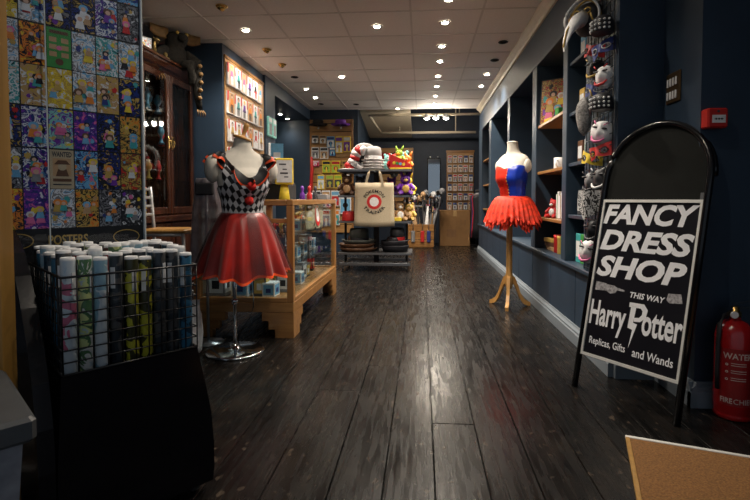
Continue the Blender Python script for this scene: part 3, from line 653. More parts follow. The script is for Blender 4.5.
for k in range(2): MB().cbox(-DW + .012 + .012 * k, -DW + .020 + .012 * k, .045 + .75 * k, .83 + .75 * k, .275, DH - .04, .002).build('brightening_panel', mat('pale_brightening_panel', (.42, .40, .36), .4), t)  # invented pale panels at the rear, added to brighten the case inside
for z in (.47, .68):
    MB().box(-DW + .05, DW - .05, .06, DL - .06, z, z + .007).build('glass_shelf', 'acryl', t)
    for yy0 in (.5, 1.05): MB().tube([(0, yy0, .262 if z < .5 else .477), (0, yy0, z)], .008, 8).build('shelf_support', 'chrome', t)
# things inside the case
rng = random.Random(21)
def small_box(w_, d_, h_, cols, seed):
    r2 = random.Random(seed); mb = MB().cbox(-w_ / 2, w_ / 2, -d_ / 2, d_ / 2, 0, h_, .003, 0)
    mb.box(w_ / 2 - .001, w_ / 2 + .0008, -d_ * .4, d_ * .4, h_ * .15, h_ * .85, 1); mb.box(-w_ * .4, w_ * .4, -d_ / 2 - .0008, -d_ / 2 + .001, h_ * .15, h_ * .85, 1)
    mb.box(w_ / 2, w_ / 2 + .0014, -d_ * .2, d_ * .2, h_ * .3, h_ * .6, 2); mb.box(-w_ * .2, w_ * .2, -d_ / 2 - .0014, -d_ / 2, h_ * .3, h_ * .6, 2)
    return mb.mesh('collectible_box', ['c_' + c for c in cols])
def figurine(c1, c2, c3):
    mb = MB(); mb.lathe([(.022, 0), (.024, .004), (.022, .010), (.004, .010)], 14, m=2)
    mb.tube([(-.008, 0, .010), (-.007, 0, .05)], [.007, .006], 8, 0); mb.tube([(.008, 0, .010), (.007, 0, .05)], [.007, .006], 8, 0)
    mb.loft([[(r_ * math.cos(a), r_ * .7 * math.sin(a), z) for a in [k * .628 for k in range(10)]] for r_, z in ((.013, .046), (.011, .065), (.017, .082), (.006, .092))], 1, True, True, True)
    mb.tube([(-.016, 0, .084), (-.022, -.006, .065), (-.018, -.014, .052)], .004, 6, 1); mb.tube([(.016, 0, .084), (.025, -.004, .072), (.028, -.010, .088)], .004, 6, 1)
    mb.ball((0, 0, .104), .012, .012, .014, 10, 7, 0)
    return mb.mesh('figurine', ['c_' + c1, 'c_' + c2, 'c_' + c3])
figs = [figurine('skin', 'sky', 'ink'), figurine('tan', 'gold', 'brown'), figurine('white', 'red', 'ink'), figurine('grey', 'dkgrey', 'ink')]
flab = ['small figurine with a blue body inside the glass case', 'small golden figurine inside the glass case', 'small figurine with a red body inside the glass case', 'small grey figurine inside the glass case']
bxs = [small_box(.07, .09, .12, ('dkgrey', 'gold', 'white'), 1), small_box(.09, .11, .10, ('white', 'sky', 'navy'), 2), small_box(.06, .08, .14, ('ink', 'red', 'gold'), 3), small_box(.10, .12, .15, ('grey', 'white', 'ink'), 4)]
blab = ['dark boxed collectible with a gold panel inside the glass case', 'white boxed collectible with a blue panel inside the glass case', 'black boxed collectible with a red panel inside the glass case', 'grey boxed collectible with a white panel inside the glass case']
for z in (.262, .477, .687):
    yv = .14
    while yv < DL - .12:
        k = rng.randint(0, 3); xx = rng.uniform(.12, .24)
        if rng.random() < .5 and not (z < .3):
            o = link('figurine', figs[k], None, (-1.22 + xx, 3.18 + yv, z), (0, 0, rng.uniform(0, 2))); tag(o, flab[k], 'figurine', 'figurines in the glass case'); yv += rng.uniform(.09, .14)
        else:
            o = link('collectible_box', bxs[k], None, (-1.22 + xx - .02, 3.18 + yv, z), (0, 0, rng.uniform(-.1, .1))); tag(o, blab[k], 'box', 'boxed collectibles in the glass case'); yv += rng.uniform(.14, .20)
for i, (xx, yv, k) in enumerate([(-.22, .12, 3), (-.05, .12, 1), (.08, .14, 0)]):
    o = link('collectible_box', bxs[k], None, (-1.22 + xx, 3.18 + yv, .262), (0, 0, 0)); o.scale = (1.3, 1, 1.3); tag(o, 'large ' + blab[k], 'box', 'boxed collectibles in the glass case')

# ------------------------------------------------------------ canvas tote bag with round print
def tote(name, label, loc, rz, with_handles=True, tilt=0.0, w_=.50, h_=.56):
    t = thing(name, label, 'tote bag', loc, group=None, rot=(tilt, 0, rz))
    mb = MB(); n = 10; rows = 8
    def pt(u, v, s_):
        bul = .018 * math.sin(math.pi * u) * (1 - .75 * v) * s_ + .006 * s_
        return ((u - .5) * (w_ * (1 + .05 * (1 - v))), bul + .005 * math.sin(7 * u + 3 * v), v * h_ + .012 * math.sin(math.pi * u) * (1 - v) * -1)
    rings = [[pt(i / n, v / rows, -1) for i in range(n + 1)] + [pt(1 - i / n, v / rows, 1) for i in range(n + 1)] for v in range(rows + 1)]
    mb.loft(rings, 0, True, True, True); mb.build('bag_body', 'linen', t)
    if with_handles:
        for s_ in (-1, 1):
            a = [(-.11, s_ * .010, h_ - .05), (-.10, s_ * .012, h_ + .02), (-.075, s_ * .008, h_ + .12), (-.06, .006 * s_ + .03, h_ + .165), (.06, .006 * s_ + .03, h_ + .165), (.075, s_ * .008, h_ + .12), (.10, s_ * .012, h_ + .02), (.11, s_ * .010, h_ - .05)]
            hb = MB(); hb.loft([[(p[0] - .016, p[1] - .002, p[2]), (p[0] + .016, p[1] - .002, p[2]), (p[0] + .016, p[1] + .002, p[2]), (p[0] - .016, p[1] + .002, p[2])] if abs(p[0]) > .065 else [(p[0], p[1] - .014, p[2] - .004), (p[0], p[1] + .014, p[2] - .004), (p[0], p[1] + .014, p[2] + .004), (p[0], p[1] - .014, p[2] + .004)] for p in a], 0, False, True, True)
            hb.build('handle', 'linen', t)
    def yf(a, z): # just in front of the bag's front
        u = a / w_ + .5; v = z / h_; return pt(u, v, -1)[1] - .003
    em = MB(); cz = h_ * .56; r0 = .095
    rr_ = [.002, .03, .06, .078, r0]      # plain disc: white middle, red surround, laid on the cloth
    em.loft([[(q * math.cos(a), yf(q * math.cos(a), cz + q * math.sin(a)) - .001, cz + q * math.sin(a)) for a in [2 * math.pi * k / 32 for k in range(32)]] for q in rr_], lambda i, j: 1 if i < 2 else 0, False, True, False)
    em.build('round_print', ['c_red', 'c_white'], t)
    w1 = MB(); w2 = MB()
    def arc_up(u, v): a = math.pi * (.86 - .72 * u); rr = r0 + .022 + .042 * v; return (rr * math.cos(a), yf(rr * math.cos(a), cz + rr * math.sin(a)) - .002, cz + rr * math.sin(a))
    def arc_dn(u, v): a = math.pi * (1.14 + .72 * u); rr = r0 + .064 - .042 * v; return (rr * math.cos(a), yf(rr * math.cos(a), cz + rr * math.sin(a)) - .002, cz + rr * math.sin(a))
    add_text(w1, 'POKEMON', 0, 1, 0, 1, 0, 0, bold=.02, space=1.1, arc=arc_up); add_text(w2, 'TRAINER', 0, 1, 0, 1, 0, 0, bold=.02, space=1.1, arc=arc_dn)
    w1.build('lettering', 'c_ink', t); w2.build('lettering', 'c_ink', t)
    return t
tote('tote_bag', 'cream canvas tote bag with a red and white round print hung on shelf unit', (-.615, 6.17, .60), 0)
tote('tote_bag', 'folded cream canvas tote bag shown behind the glass of the counter', (-.915, 4.05, .695), R(90), False, 0, .62, .215)

# ------------------------------------------------------------ dress mannequins
def interp(tab, z):
    if z <= tab[0][0]: return tab[0][1:]
    for a, b in zip(tab, tab[1:]):
        if z <= b[0]:
            f = (z - a[0]) / (b[0] - a[0]); f = f * f * (3 - 2 * f); return tuple(p + (q - p) * f for p, q in zip(a[1:], b[1:]))
    return tab[-1][1:]
BODY = [(-.14, .150, .105, 0), (-.08, .155, .11, 0), (0, .118, .088, 0), (.06, .124, .094, -.004), (.15, .150, .120, -.022), (.22, .158, .112, -.014), (.28, .172, .085, 0), (.325, .168, .072, .005), (.352, .125, .066, .008), (.372, .076, .060, .006), (.395, .058, .055, .0), (.43, .051, .050, -.006), (.475, .049, .049, -.014)]
def ring(z, k=1.0, off=0.0, n=32, tab=BODY):
    rx, ry, cy = interp(tab, z); return [((rx * k + off) * math.cos(2 * math.pi * j / n), cy + (ry * k + off) * math.sin(2 * math.pi * j / n), z) for j in range(n)]
def bust(t, z0, mname='cloth', top=.475, stub=1.0):
    mb = MB(); zz = [-.14 + (top + .14) * i / 34 for i in range(35)]
    mb.loft([[(p[0], p[1], p[2] + z0) for p in ring(z)] for z in zz], 0, True, True, True)
    for sx in (-1, 1): mb.ball((sx * (.132 + .046 * stub), .0, z0 + .258), .046 * stub, .060 * stub, .082 * stub, 14, 10)
    return mb.build('torso', mname, t)
# left: harlequin dress on a chrome stand
mx, my, wz = -1.10, 2.875, .87
rzL = R(40)
t = thing('mannequin', 'cream dress form with a wooden neck cap on a chrome disc stand', 'mannequin', (mx, my, 0), rzL)
bust(t, wz, top=.448)
Tn = Matrix.Translation((0, -.010, wz + .448)) @ Matrix.Rotation(R(16), 4, 'Y') @ Matrix.Rotation(R(8), 4, 'X')
MB().lathe([(.054, -.006), (.057, .0), (.055, .007), (.030, .012), (.014, .018), (.011, .028), (.013, .05), (.017, .075), (.016, .09), (.008, .096)], 20, T=Tn).build('neck_cap', 'pine', t)
MB().tube([(-.045, .03, .02), (-.045, .03, wz - .1)], .0125, 14).lathe([(.020, 0), (.020, .03), (.013, .034)], 16, c=(-.045, .03, .30)).build('pole', 'chrome', t)
MB().lathe([(.172, 0), (.176, .004), (.176, .012), (.165, .018), (.06, .024), (.03, .03), (.018, .05), (.014, .055)], 40, c=(-.045, .03, 0)).build('base', 'chrome', t)

d = thing('harlequin_dress', 'black and white diamond dress with a red satin skirt on a mannequin', 'dress', (mx, my, wz), rzL)
n = 64
def ztop(a): # a = angle, front at -90 deg
    f = max(0.0, -math.sin(a)); bk = max(0.0, math.sin(a)); return .360 - .155 * f ** 5 - .05 * bk
rows = 14
def bod(i, j):
    a = 2 * math.pi * (j % n) / n; z = -.015 + (ztop(a) + .015) * i / rows; rx, ry, cy = interp(BODY, z)
    if .16 < z < .32 and abs(math.cos(a)) > .90: rx *= .90
    return ((rx + .006) * math.cos(a), cy + (ry + .006) * math.sin(a), z)
MB().loft([[bod(i, j) for j in range(n)] for i in range(rows + 1)], 0, True, uv=lambda i, j: (j / n, (-.015 + .35 * i / rows) / .60)).build('bodice', 'diamond', d)
rf = MB(); NR = 220; rings = []
for j in range(NR):
    a = 2 * math.pi * j / NR; z = ztop(a); rx, ry, cy = interp(BODY, z); ph_ = 15 * a
    c_ = Vector(((rx + .010) * math.cos(a), cy + (ry + .010) * math.sin(a), z)); out = Vector((math.cos(a), math.sin(a), 0))
    wv = math.sin(ph_) * 1.25; w2 = math.cos(ph_) * 1.3
    tg = Vector((-math.sin(a), math.cos(a), 0))
    p0 = c_ ; p1 = c_ + out * (.020 + .012 * wv) + Vector((0, 0, .010 * wv - .010)) + tg * .010 * w2; p2 = c_ + out * (.040 + .022 * wv) + Vector((0, 0, .018 * wv - .036)) + tg * .016 * w2
    p3 = p2 + out * .004 + Vector((0, 0, -.014)) + out * .008 * wv
    rings.append((p0, p1, p2, p3))
rf.loft([[rings[j % NR][q] for q in range(4)] for j in range(NR + 1)], lambda i, j: 0 if j < 2 else 1, True, closed=False)
rf.build('ruffle_collar', ['blackm', 'satinedge'], d)
JG = random.Random(99)
def skirt_mesh(z0, z1, r0, r1, pleats, amp, seed, hem=None, jag=0.0, ry=1.0, n=150, rows=12, mb=None, m=0, a0=0, a1=2 * math.pi, off=0.0, bell=.75, wav=.012):
    r2 = random.Random(seed); phs = [(r2.uniform(0, 6.28), r2.choice([3, 5, 7]), r2.uniform(.2, .5)) for _ in range(3)]
    mb = mb or MB(); rr = []; full = abs(a1 - a0 - 2 * math.pi) < 1e-3
    for i in range(rows + 1):
        f = i / rows; base = r0 + (r1 - r0) * f ** bell; ring_ = []
        for j in range(n if full else n + 1):
            a = a0 + (a1 - a0) * j / n; wv = math.sin(pleats * a + sum(c * math.sin(b * a + p) for p, b, c in phs)); lo = sum(c * math.sin(b * a + p) for p, b, c in phs)
            jj = jag * f * f * (JG.random() - .5) if jag else 0.0
            rd = base * (1 + amp * f * wv + amp * .5 * f * lo) + off; z = z0 + (z1 - z0) * f + jj - wav * f * lo * 1.5 - wav * f * wv * .5
            ring_.append((rd * math.cos(a), rd * ry * math.sin(a), z))
        rr.append(ring_)
    mat_f = (lambda i, j: m if (hem is None or i < rows - 1) else hem)
    mb.loft(rr, mat_f, True, closed=full); return mb
skirt_mesh(-.005, -.385, .125, .278, 13, .085, 3, hem=1, ry=.9, rows=26, wav=.016).build('skirt', ['satin', 'satinedge'], d)
skirt_mesh(-.000, -.375, .130, .296, 11, .06, 8, ry=.88, a0=R(150), a1=R(222), n=50).build('overlay_panel', 'sheer', d)
skirt_mesh(-.000, -.375, .130, .296, 11, .06, 9, ry=.88, a0=R(262), a1=R(285), n=24).build('overlay_panel', 'sheer', d)
skirt_mesh(-.000, -.375, .130, .296, 11, .06, 10, ry=.88, a0=R(318), a1=R(372), n=40).build('overlay_panel', 'sheer', d)
rng = random.Random(2)
for z in (.155, .070):
    rx, ry, cy = interp(BODY, z); MB().ball((.0, cy - ry - .018, z), .026, .024, .026, 14, 10, noise=.12, rng=rng).build('pompom', mat('red_pompom', (.62, .02, .015), .9, bump=.5, scale=90), d)

# right: red and blue costume on a wooden tripod
mx2, my2, wz2 = .79, 4.25, .965
rzR = R(-45)
t = thing('mannequin', 'cream dress form on a pale wooden tripod stand beside the shelf bays', 'mannequin', (mx2, my2, 0), rzR)
bust(t, wz2 + .01, top=.46, stub=.72).scale = (.88, 1, 1)
MB().lathe([(.049, 0), (.046, .008), (.03, .014), (.004, .016)], 18, c=(0, -.014, wz2 + .47)).build('neck_top', 'cloth', t)
MB().lathe([(.0, .16), (.024, .16), (.034, .20), (.036, .26), (.027, .30), (.026, wz2 - .12), (.02, wz2 - .1)], 20, c=(-.03, 0, 0)).build('pole', 'pine', t)
for k in range(3):
    a = R(-90 - rzR * 0 + 120 * k + 30); dx, dy = math.cos(a), math.sin(a); f = MB()
    P_ = [(.02, .25, .034), (.05, .225, .036), (.08, .155, .032), (.105, .09, .028), (.14, .04, .024), (.175, .022, .020), (.20, .016, .016)]
    f.loft([[(-.03 + dx * r_ - dy * s_ * .014, dy * r_ + dx * s_ * .014, max(0.0, z + q * w_)) for s_, q in ((-1, -1), (1, -1), (1, 1), (-1, 1))] for r_, z, w_ in P_], 0, False, True, True)
    f.build('leg', 'pine', t)
d = thing('corset_costume', 'red and blue corset with a bright red tulle skirt on a mannequin', 'dress', (mx2, my2, wz2 + .01), rzR)
def ztop2(a):
    return .232 + .035 * abs(math.cos(a + R(90)) ** 1) * 0 + .03 * math.sin(2 * abs(((a + R(90) + math.pi) % (2 * math.pi)) - math.pi)) * (1 if math.sin(a) < 0 else 0) - (.04 if math.sin(a) > .3 else 0)
for nm, mname, a0, a1 in (('corset_half', 'redsat', R(90), R(284)), ('corset_half', 'royal', R(284), R(450))):
    nn_ = 30; rr = []
    for i in range(rows + 1):
        rg = []
        for j in range(nn_ + 1):
            a = a0 + (a1 - a0) * j / nn_; z = -.02 + (ztop2(a) + .02) * i / rows; rx, ry, cy = interp(BODY, z); bo = .007 + .002 * math.sin(14 * a)
            rg.append(((rx + bo) * math.cos(a), cy + (ry + bo) * math.sin(a), z))
        rr.append(rg)
    MB().loft(rr, 0, True, closed=False).build(nm, mname, d).scale = (.88, 1, 1)
for k, (r1, z1, sd) in enumerate(((.238, -.215, 1), (.224, -.245, 2), (.205, -.262, 5))):
    skirt_mesh(.0 - .004 * k, z1, .122 - .004 * k, r1, 29 + 6 * k, .075, sd, ry=.95, n=240, bell=.5, wav=.024, jag=.035).build('tulle_layer', 'tulle', d)
sq = MB()
for i in range(9):
    a = R(284) ; z = .0 + .2 * i / 8; rx, ry, cy = interp(BODY, z); sq.ball(((rx + .011) * math.cos(a), cy + (ry + .011) * math.sin(a), z), .006, .006, .006, 8, 5)
sq.build('front_busk', 'c_gold', d).scale = (.88, 1, 1)

# ------------------------------------------------------------ things on the counter
t = thing('cash_till', 'black rounded till with a domed lid standing on the glass counter', 'till', (-1.19, 3.78, .945), R(4))
MB().cbox(-.15, .15, -.17, .17, 0, .125, .008).build('till_body', 'blackm', t)
MB().loft([[(x_, -.165 + .33 * k, .128 + (.105 * math.sin(math.pi * (x_ + .145) / .29)) ** 1.0 * 1.0) for x_ in [-.145 + .029 * i for i in range(11)]] + [(.145, -.165 + .33 * k, .127), (-.145, -.165 + .33 * k, .127)] for k in (0, 1)], 0, True, True, True).build('domed_lid', mat('black_soft_gloss', (.010, .010, .012), .3), t)
MB().tube([(-.14, -.174, .126), (.14, -.174, .126)], .004, 6).build('trim_strip', 'steel', t)
rng = random.Random(8)
o = MB().ball((0, 0, .055), .085, .075, .06, 12, 8, noise=.22, rng=rng).build('plastic_bag', mat('crumpled_clear_plastic', (.38, .39, .40), .2, var=.3, scale=30, bump=.8), None, (-1.17, 3.78, .945 + .226)); tag(o, 'crumpled clear plastic bag lying on top of the black till', 'bag')
t = thing('toy_box', 'yellow boxed toy with a printed white face on the counter', 'toy box', (-1.005, 3.45, .945), R(14))
MB().lathe([(.052, 0), (.055, .004), (.046, .05), (.036, .10), (.032, .11)], 4, T=Matrix.Rotation(R(45), 4, 'Z')).build('stand', 'c_yellow', t)
MB().cbox(-.065, .065, -.045, .045, .11, .30, .006).build('box', 'c_yellow', t)
MB().box(-.052, .058, -.0475, -.0445, .125, .285).build('front_panel', 'c_white', t)
mk = MB()
for (a, c_, w_, h_) in ((-.01, .25, .05, .010), (.005, .215, .03, .008), (.0, .185, .055, .012), (.015, .16, .03, .008)): flat(mk, [(a - w_ / 2, c_), (a + w_ / 2, c_), (a + w_ / 2, c_ + h_), (a - w_ / 2, c_ + h_)], -.0480, 0)
mk.build('print', 'c_dkgrey', t)
o = MB().lathe([(.0, 0), (.03, 0), (.04, .02), (.03, .10), (.012, .15), (.012, .17)], 12).build('green_bottle', 'c_lime', None, (-1.13, 4.02, .945)); tag(o, 'lime green bottle behind the yellow toy on the counter', 'bottle')
t = thing('leaflet_holder', 'clear leaflet holder with a blue card standing on the counter', 'holder', (-1.26, 4.10, .945), R(15))
MB().cbox(-.06, .06, -.03, .03, 0, .012, .003).build('foot', 'blackm', t); MB().box(-.055, .055, .005, .010, .012, .50, T=Matrix.Rotation(R(-8), 4, 'X')).build('card', 'c_sky', t); MB().box(-.03, .03, .003, .0049, .20, .42, T=Matrix.Rotation(R(-8), 4, 'X')).build('card_print', 'c_white', t)
for i, (xx, yv, c_) in enumerate([(-1.05, 4.42, 'red'), (-1.13, 4.47, 'purple'), (-1.02, 4.54, 'dkgrey')]):
    o = MB().lathe([(.0, 0), (.022, 0), (.026, .01), (.024, .05), (.010, .075), (.018, .10), (.012, .125), (.002, .13)], 12).build('bobble_toy', 'c_' + c_, None, (xx, yv, .945)); tag(o, 'small %s bobble toy standing on the glass counter' % {'red': 'red', 'purple': 'purple', 'dkgrey': 'charcoal'}[c_], 'toy')
t = thing('sticker_tray', 'low grey tray of stickers on the far end of the counter', 'tray', (-1.06, 4.70, .945)); MB().cbox(-.13, .13, -.06, .06, 0, .05, .004).build('tray', 'c_grey', t)
for i in range(5): MB().box(-.12 + .05 * i, -.085 + .05 * i, -.05, .05, .051, .056 + .01 * (i % 2)).build('sticker_pack', ['c_ink', 'c_white', 'c_navy', 'c_dkgrey', 'c_tan'][i], t)

# ------------------------------------------------------------ mahogany cabinet with glazed doors, ornaments on top
CX = -2.34
t = thing('display_cabinet', 'tall dark mahogany cabinet with glazed doors and brass handles', 'cabinet', (CX, 3.9, 0))
ya, yb = -.95, .87
MB().box(-.48, -.46, ya, yb, .08, 2.10).build('back_panel', 'mahog', t)
for y0 in (ya, yb - .03): MB().box(-.46, -.02, y0, y0 + .03, .08, 2.10).build('side_panel', 'mahog', t)
MB().box(-.46, -.02, ya + .03, yb - .03, .08, .11).build('bottom_board', 'mahogy', t); MB().box(-.46, -.02, ya + .03, yb - .03, 2.07, 2.10).build('top_board', 'mahogy', t)
MB().cbox(-.49, .0, ya - .01, yb + .01, 0, .08, .006).build('plinth', 'mahogy', t)
cor = [(-.48, 2.10), (.0, 2.10), (.01, 2.115), (.03, 2.13), (.055, 2.165), (.06, 2.18), (.075, 2.185), (.075, 2.205), (-.48, 2.205)]
MB().poly(cor, (ya - .02, yb + .02), axis='y').build('cornice', 'mahogy', t)
MB().cbox(-.02, .035, ya, yb, .74, .80, .008).build('waist_ledge', 'mahogy', t)
for z in (1.12, 1.46, 1.78): MB().box(-.44, -.06, ya + .03, yb - .03, z, z + .012).build('inner_shelf', 'glass', t)
dw = (yb - ya) / 4
for i in range(4):
    y0 = ya + dw * i; y1 = y0 + dw; dr = MB()
    dr.cbox(-.018, .012, y0 + .003, y0 + .055, .81, 2.095, .006).cbox(-.018, .012, y1 - .055, y1 - .003, .81, 2.095, .006).cbox(-.018, .012, y0 + .056, y1 - .056, .81, .875, .006).cbox(-.018, .012, y0 + .056, y1 - .056, 2.03, 2.095, .006)
    dr = dr.build('door_frame', 'mahog', t)
    MB().box(-.006, -.002, y0 + .05, y1 - .05, .87, 2.035).build('glass_pane', 'glass', dr)
    hy = y1 - .03 if i % 2 == 0 else y0 + .03
    MB().cbox(.012, .016, hy - .012, hy + .012, 1.41, 1.53, .003).tube([(.016, hy, 1.49), (.03, hy, 1.485), (.034, hy + .006, 1.46), (.028, hy, 1.435), (.03, hy - .01, 1.42)], [.006, .006, .007, .006, .004], 8).build('handle', 'brass', dr)
    pn = MB().cbox(-.018, .010, y0 + .004, y1 - .004, .10, .735, .006).cbox(.0102, .020, y0 + .06, y1 - .06, .17, .66, .008).build('cupboard_door', 'mahog', t)
    MB().ball((.028, hy, .45), .012, .012, .012, 10, 7).build('knob', 'brass', pn)
rng = random.Random(31)
for z in (1.132, 1.472, 1.792):
    for yv in (3.98, 4.14, 4.28, 4.44, 4.60):
        k = rng.choice(['gold', 'red', 'white', 'sky', 'dkgrey', 'brown']); hh = rng.uniform(.75, 1.15)
        o = MB().lathe([(0, 0), (.032 * hh, 0), (.034 * hh, .008), (.016 * hh, .03), (.012 * hh, .07), (.030 * hh, .10), (.034 * hh, .13), (.016 * hh, .165), (.018 * hh, .18), (.004, .19)], 14).build('ornament', 'c_' + k, None, (CX - .22 + rng.uniform(-.08, .08), yv, z)); tag(o, 'small %s ornament on a shelf inside the mahogany cabinet' % {'gold': 'gilt', 'sky': 'pale blue', 'dkgrey': 'charcoal'}.get(k, k), 'ornament', 'ornaments in the cabinet')
# gilt figures and picture frame on the cabinet
def beast(scale=1.0):
    mb = MB(); mb.tube([(0, 0, .0), (0, .01, .05), (.0, .0, .10)], [.022, .026, .030], 10)     # haunch to chest
    mb.tube([(0, 0, .09), (.0, -.005, .15), (.01, -.02, .20)], [.028, .022, .016], 10)             # neck
    mb.tube([(.005, -.015, .20), (.03, -.03, .215), (.06, -.045, .20)], [.024, .020, .010], 10)     # head and muzzle
    mb.tube([(.03, -.03, .18), (.05, -.04, .175)], [.008, .006], 6)
    for sx in (-.018, .018): mb.tube([(.0, sx, .08), (.03, sx * 1.6, .05), (.028, sx * 1.6, .0)], [.012, .010, .012], 8)
    for sx in (-.01, .014): mb.tube([(.0, sx - .01, .215), (-.008, sx - .01, .25)], [.010, .003], 6)
    mb.tube([(-.02, 0, .02), (-.05, .02, .03), (-.06, .03, .08), (-.04, .035, .11)], [.012, .009, .006, .003], 8)
    return mb
for i, (yv, sc, rz, lab) in enumerate([(3.80, 1.15, 0, 'tall gilt dragon statuette with open jaws on top of the cabinet'), (4.14, .72, .6, 'small gilt dragon statuette beside a picture on top of the cabinet')]):
    o = beast().build('statuette', mat('gilt_resin', (.38, .27, .10), .35, .7, var=.4, scale=60), None, (CX - .03, yv, 2.205), (0, 0, rz)); o.scale = (sc, sc, sc); tag(o, lab, 'statuette')
t = thing('picture_frame', 'small pale framed picture standing on top of the cabinet', 'picture', (CX - .02, 3.99, 2.205), R(60)); MB().cbox(-.055, .055, -.006, .006, 0, .13, .003).build('frame', 'c_grey', t); mb, mats = artwork(random.Random(77), .09, .105, 'white'); mb.build('picture', mats, t, (-.045, -.0065, .0125))
o = MB().lathe([(.0, 0), (.035, 0), (.035, .02), (.012, .03), (.02, .06), (.0, .075)], 12).build('statuette', mat('gilt_resin', (.38, .27, .10)), None, (CX + .02, 4.24, 2.205)); tag(o, 'squat gilt finial ornament on top of the cabinet', 'statuette')
# furry big-eared creature hanging over the cabinet corner
t = thing('creature_prop', 'dark brown furry prop creature with big tan ears climbing over the cabinet', 'prop', (CX - .02, 4.44, 2.205), R(58))
rng = random.Random(3)
cb = MB(); cb.loft([[(cx_ + rx_ * math.cos(k * .524), cy_ + ry_ * math.sin(k * .524), z_) for k in range(12)] for cx_, cy_, z_, rx_, ry_ in ((0, .0, .0, .09, .08), (0, -.02, .05, .13, .10), (0, -.03, .12, .12, .10), (0, -.04, .17, .08, .08), (0, -.06, .20, .095, .09), (0, -.08, .25, .10, .095), (0, -.07, .29, .07, .07), (0, -.06, .305, .02, .02))], 0, True, True, True)
cb.tube([(-.10, -.05, .12), (-.20, -.10, .06), (-.24, -.14, -.06), (-.22, -.15, -.12)], [.05, .042, .035, .03], 10)
cb.tube([(.10, -.05, .12), (.17, -.13, .05), (.15, -.17, -.08), (.14, -.17, -.24), (.16, -.18, -.40)], [.05, .045, .042, .036, .028], 10)
cb.tube([(.06, -.04, .02), (.10, -.15, .01), (.08, -.19, -.10), (.07, -.19, -.18)], [.055, .05, .04, .03], 10)
cb.ball((0, -.175, .235), .045, .05, .035, 12, 8)
cb.build('body', 'fur', t)
for sx in (-1, 1):
    er = MB(); er.loft([[(sx * (.08 + u * .17), -.07 + .02 * math.sin(3 * u) + dy, .27 + .02 * u + q * .06 * math.sin(math.pi * min(1, (.18 + .82 * (1 - u)) * .6 + .1))) for q, dy in ((-1, 0), (-.4, .018), (.4, .018), (1, 0), (.4, -.004), (-.4, -.004))] for u in (0, .25, .5, .75, 1)], 0, True, True, True)
    er.build('ear', mat('tan_hide', (.20, .11, .035), .7, var=.25, scale=30), t)
    MB().ball((sx * .045, -.165, .275), .016, .014, .016, 10, 7).build('eye', 'c_gold', t)
    for k in range(4):
        bx_, by_, bz_ = ((-.22, -.15, -.12) if sx < 0 else (.16, -.18, -.40)); MB().tube([(bx_ + .018 * (k - 1.5), by_ - .01, bz_ - .01), (bx_ + .026 * (k - 1.5), by_ - .03, bz_ - .04), (bx_ + .024 * (k - 1.5), by_ - .025, bz_ - .075)], [.008, .007, .003], 6).build('claw', mat('tan_hide', (.34, .20, .07)), t)
for k in range(5): MB().lathe([(.0, 0), (.022, .0), (.018, .02), (.004, .028)], 8, T=Matrix.Translation((.145 + .01 * math.sin(k), -.21, .0 - .075 * k)) @ Matrix.Rotation(R(90), 4, 'X')).build('belly_scale', mat('tan_hide', (.2, .11, .035)), t)

# ------------------------------------------------------------ ladder-back stool and sheer cape
t = thing('bar_stool', 'silver ladder-back bar stool with a pale wooden seat', 'stool', (-1.93, 3.5, 0), R(4))
for yy0 in (-.12, .14):
    MB().tube([(-.16, yy0, 0), (-.165, yy0, .70), (-.19 - .0, yy0, 1.045)], .013, 10).build('back_leg', 'silverpaint', t)
    MB().tube([(.20, yy0, 0), (.175, yy0, .70)], .013, 10).build('front_leg', 'silverpaint', t)
    MB().tube([(-.162, yy0, .22), (.19, yy0, .22)], .009, 8).build('stretcher', 'silverpaint', t)
    MB().tube([(-.164, yy0, .685), (.174, yy0, .685)], .011, 8).build('seat_rail', 'silverpaint', t)
for z in (.83, .895, .96, 1.025): MB().cbox(-.196 + (1.04 - z) * .08, -.184 + (1.04 - z) * .08, -.11, .13, z - .010, z + .010, .004).build('back_slat', 'silverpaint', t)
MB().cbox(-.15, .205, -.145, .165, .70, .728, .010).build('seat', 'pine', t)
for xx in (-.16, .18): MB().tube([(xx, -.12, .30), (xx, .14, .30)], .009, 8).build('stretcher', 'silverpaint', t)
t = thing('sheer_cape', 'long grey sheer hooded cape on a slim stand beside the mannequin', 'cape', (-1.405, 3.04, 0), R(10))
def cape_ring(z, rx, ry, k): return [(rx * (1 + .06 * math.sin(7 * a + k)) * math.cos(a), ry * (1 + .10 * math.sin(7 * a + k)) * math.sin(a), z) for a in [2 * math.pi * j / 40 for j in range(40)]]
MB().loft([cape_ring(z, rx, ry, .3) for z, rx, ry in ((.50, .115, .07), (.66, .104, .065), (.80, .095, .055), (.92, .086, .048), (1.0, .075, .042), (1.065, .070, .038), (1.085, .062, .03))], 0, True, False, True).build('cape_body', 'sheergrey', t)
MB().cbox(-.058, .058, -.055, -.035, .975, 1.055, .012).build('black_yoke', 'blackm', t)
MB().tube([(0, 0, .01), (0, 0, 1.08)], .010, 8).build('pole', 'steel', t); MB().lathe([(.10, 0), (.10, .008), (.02, .014), (.012, .02)], 20).build('base', 'steel', t)

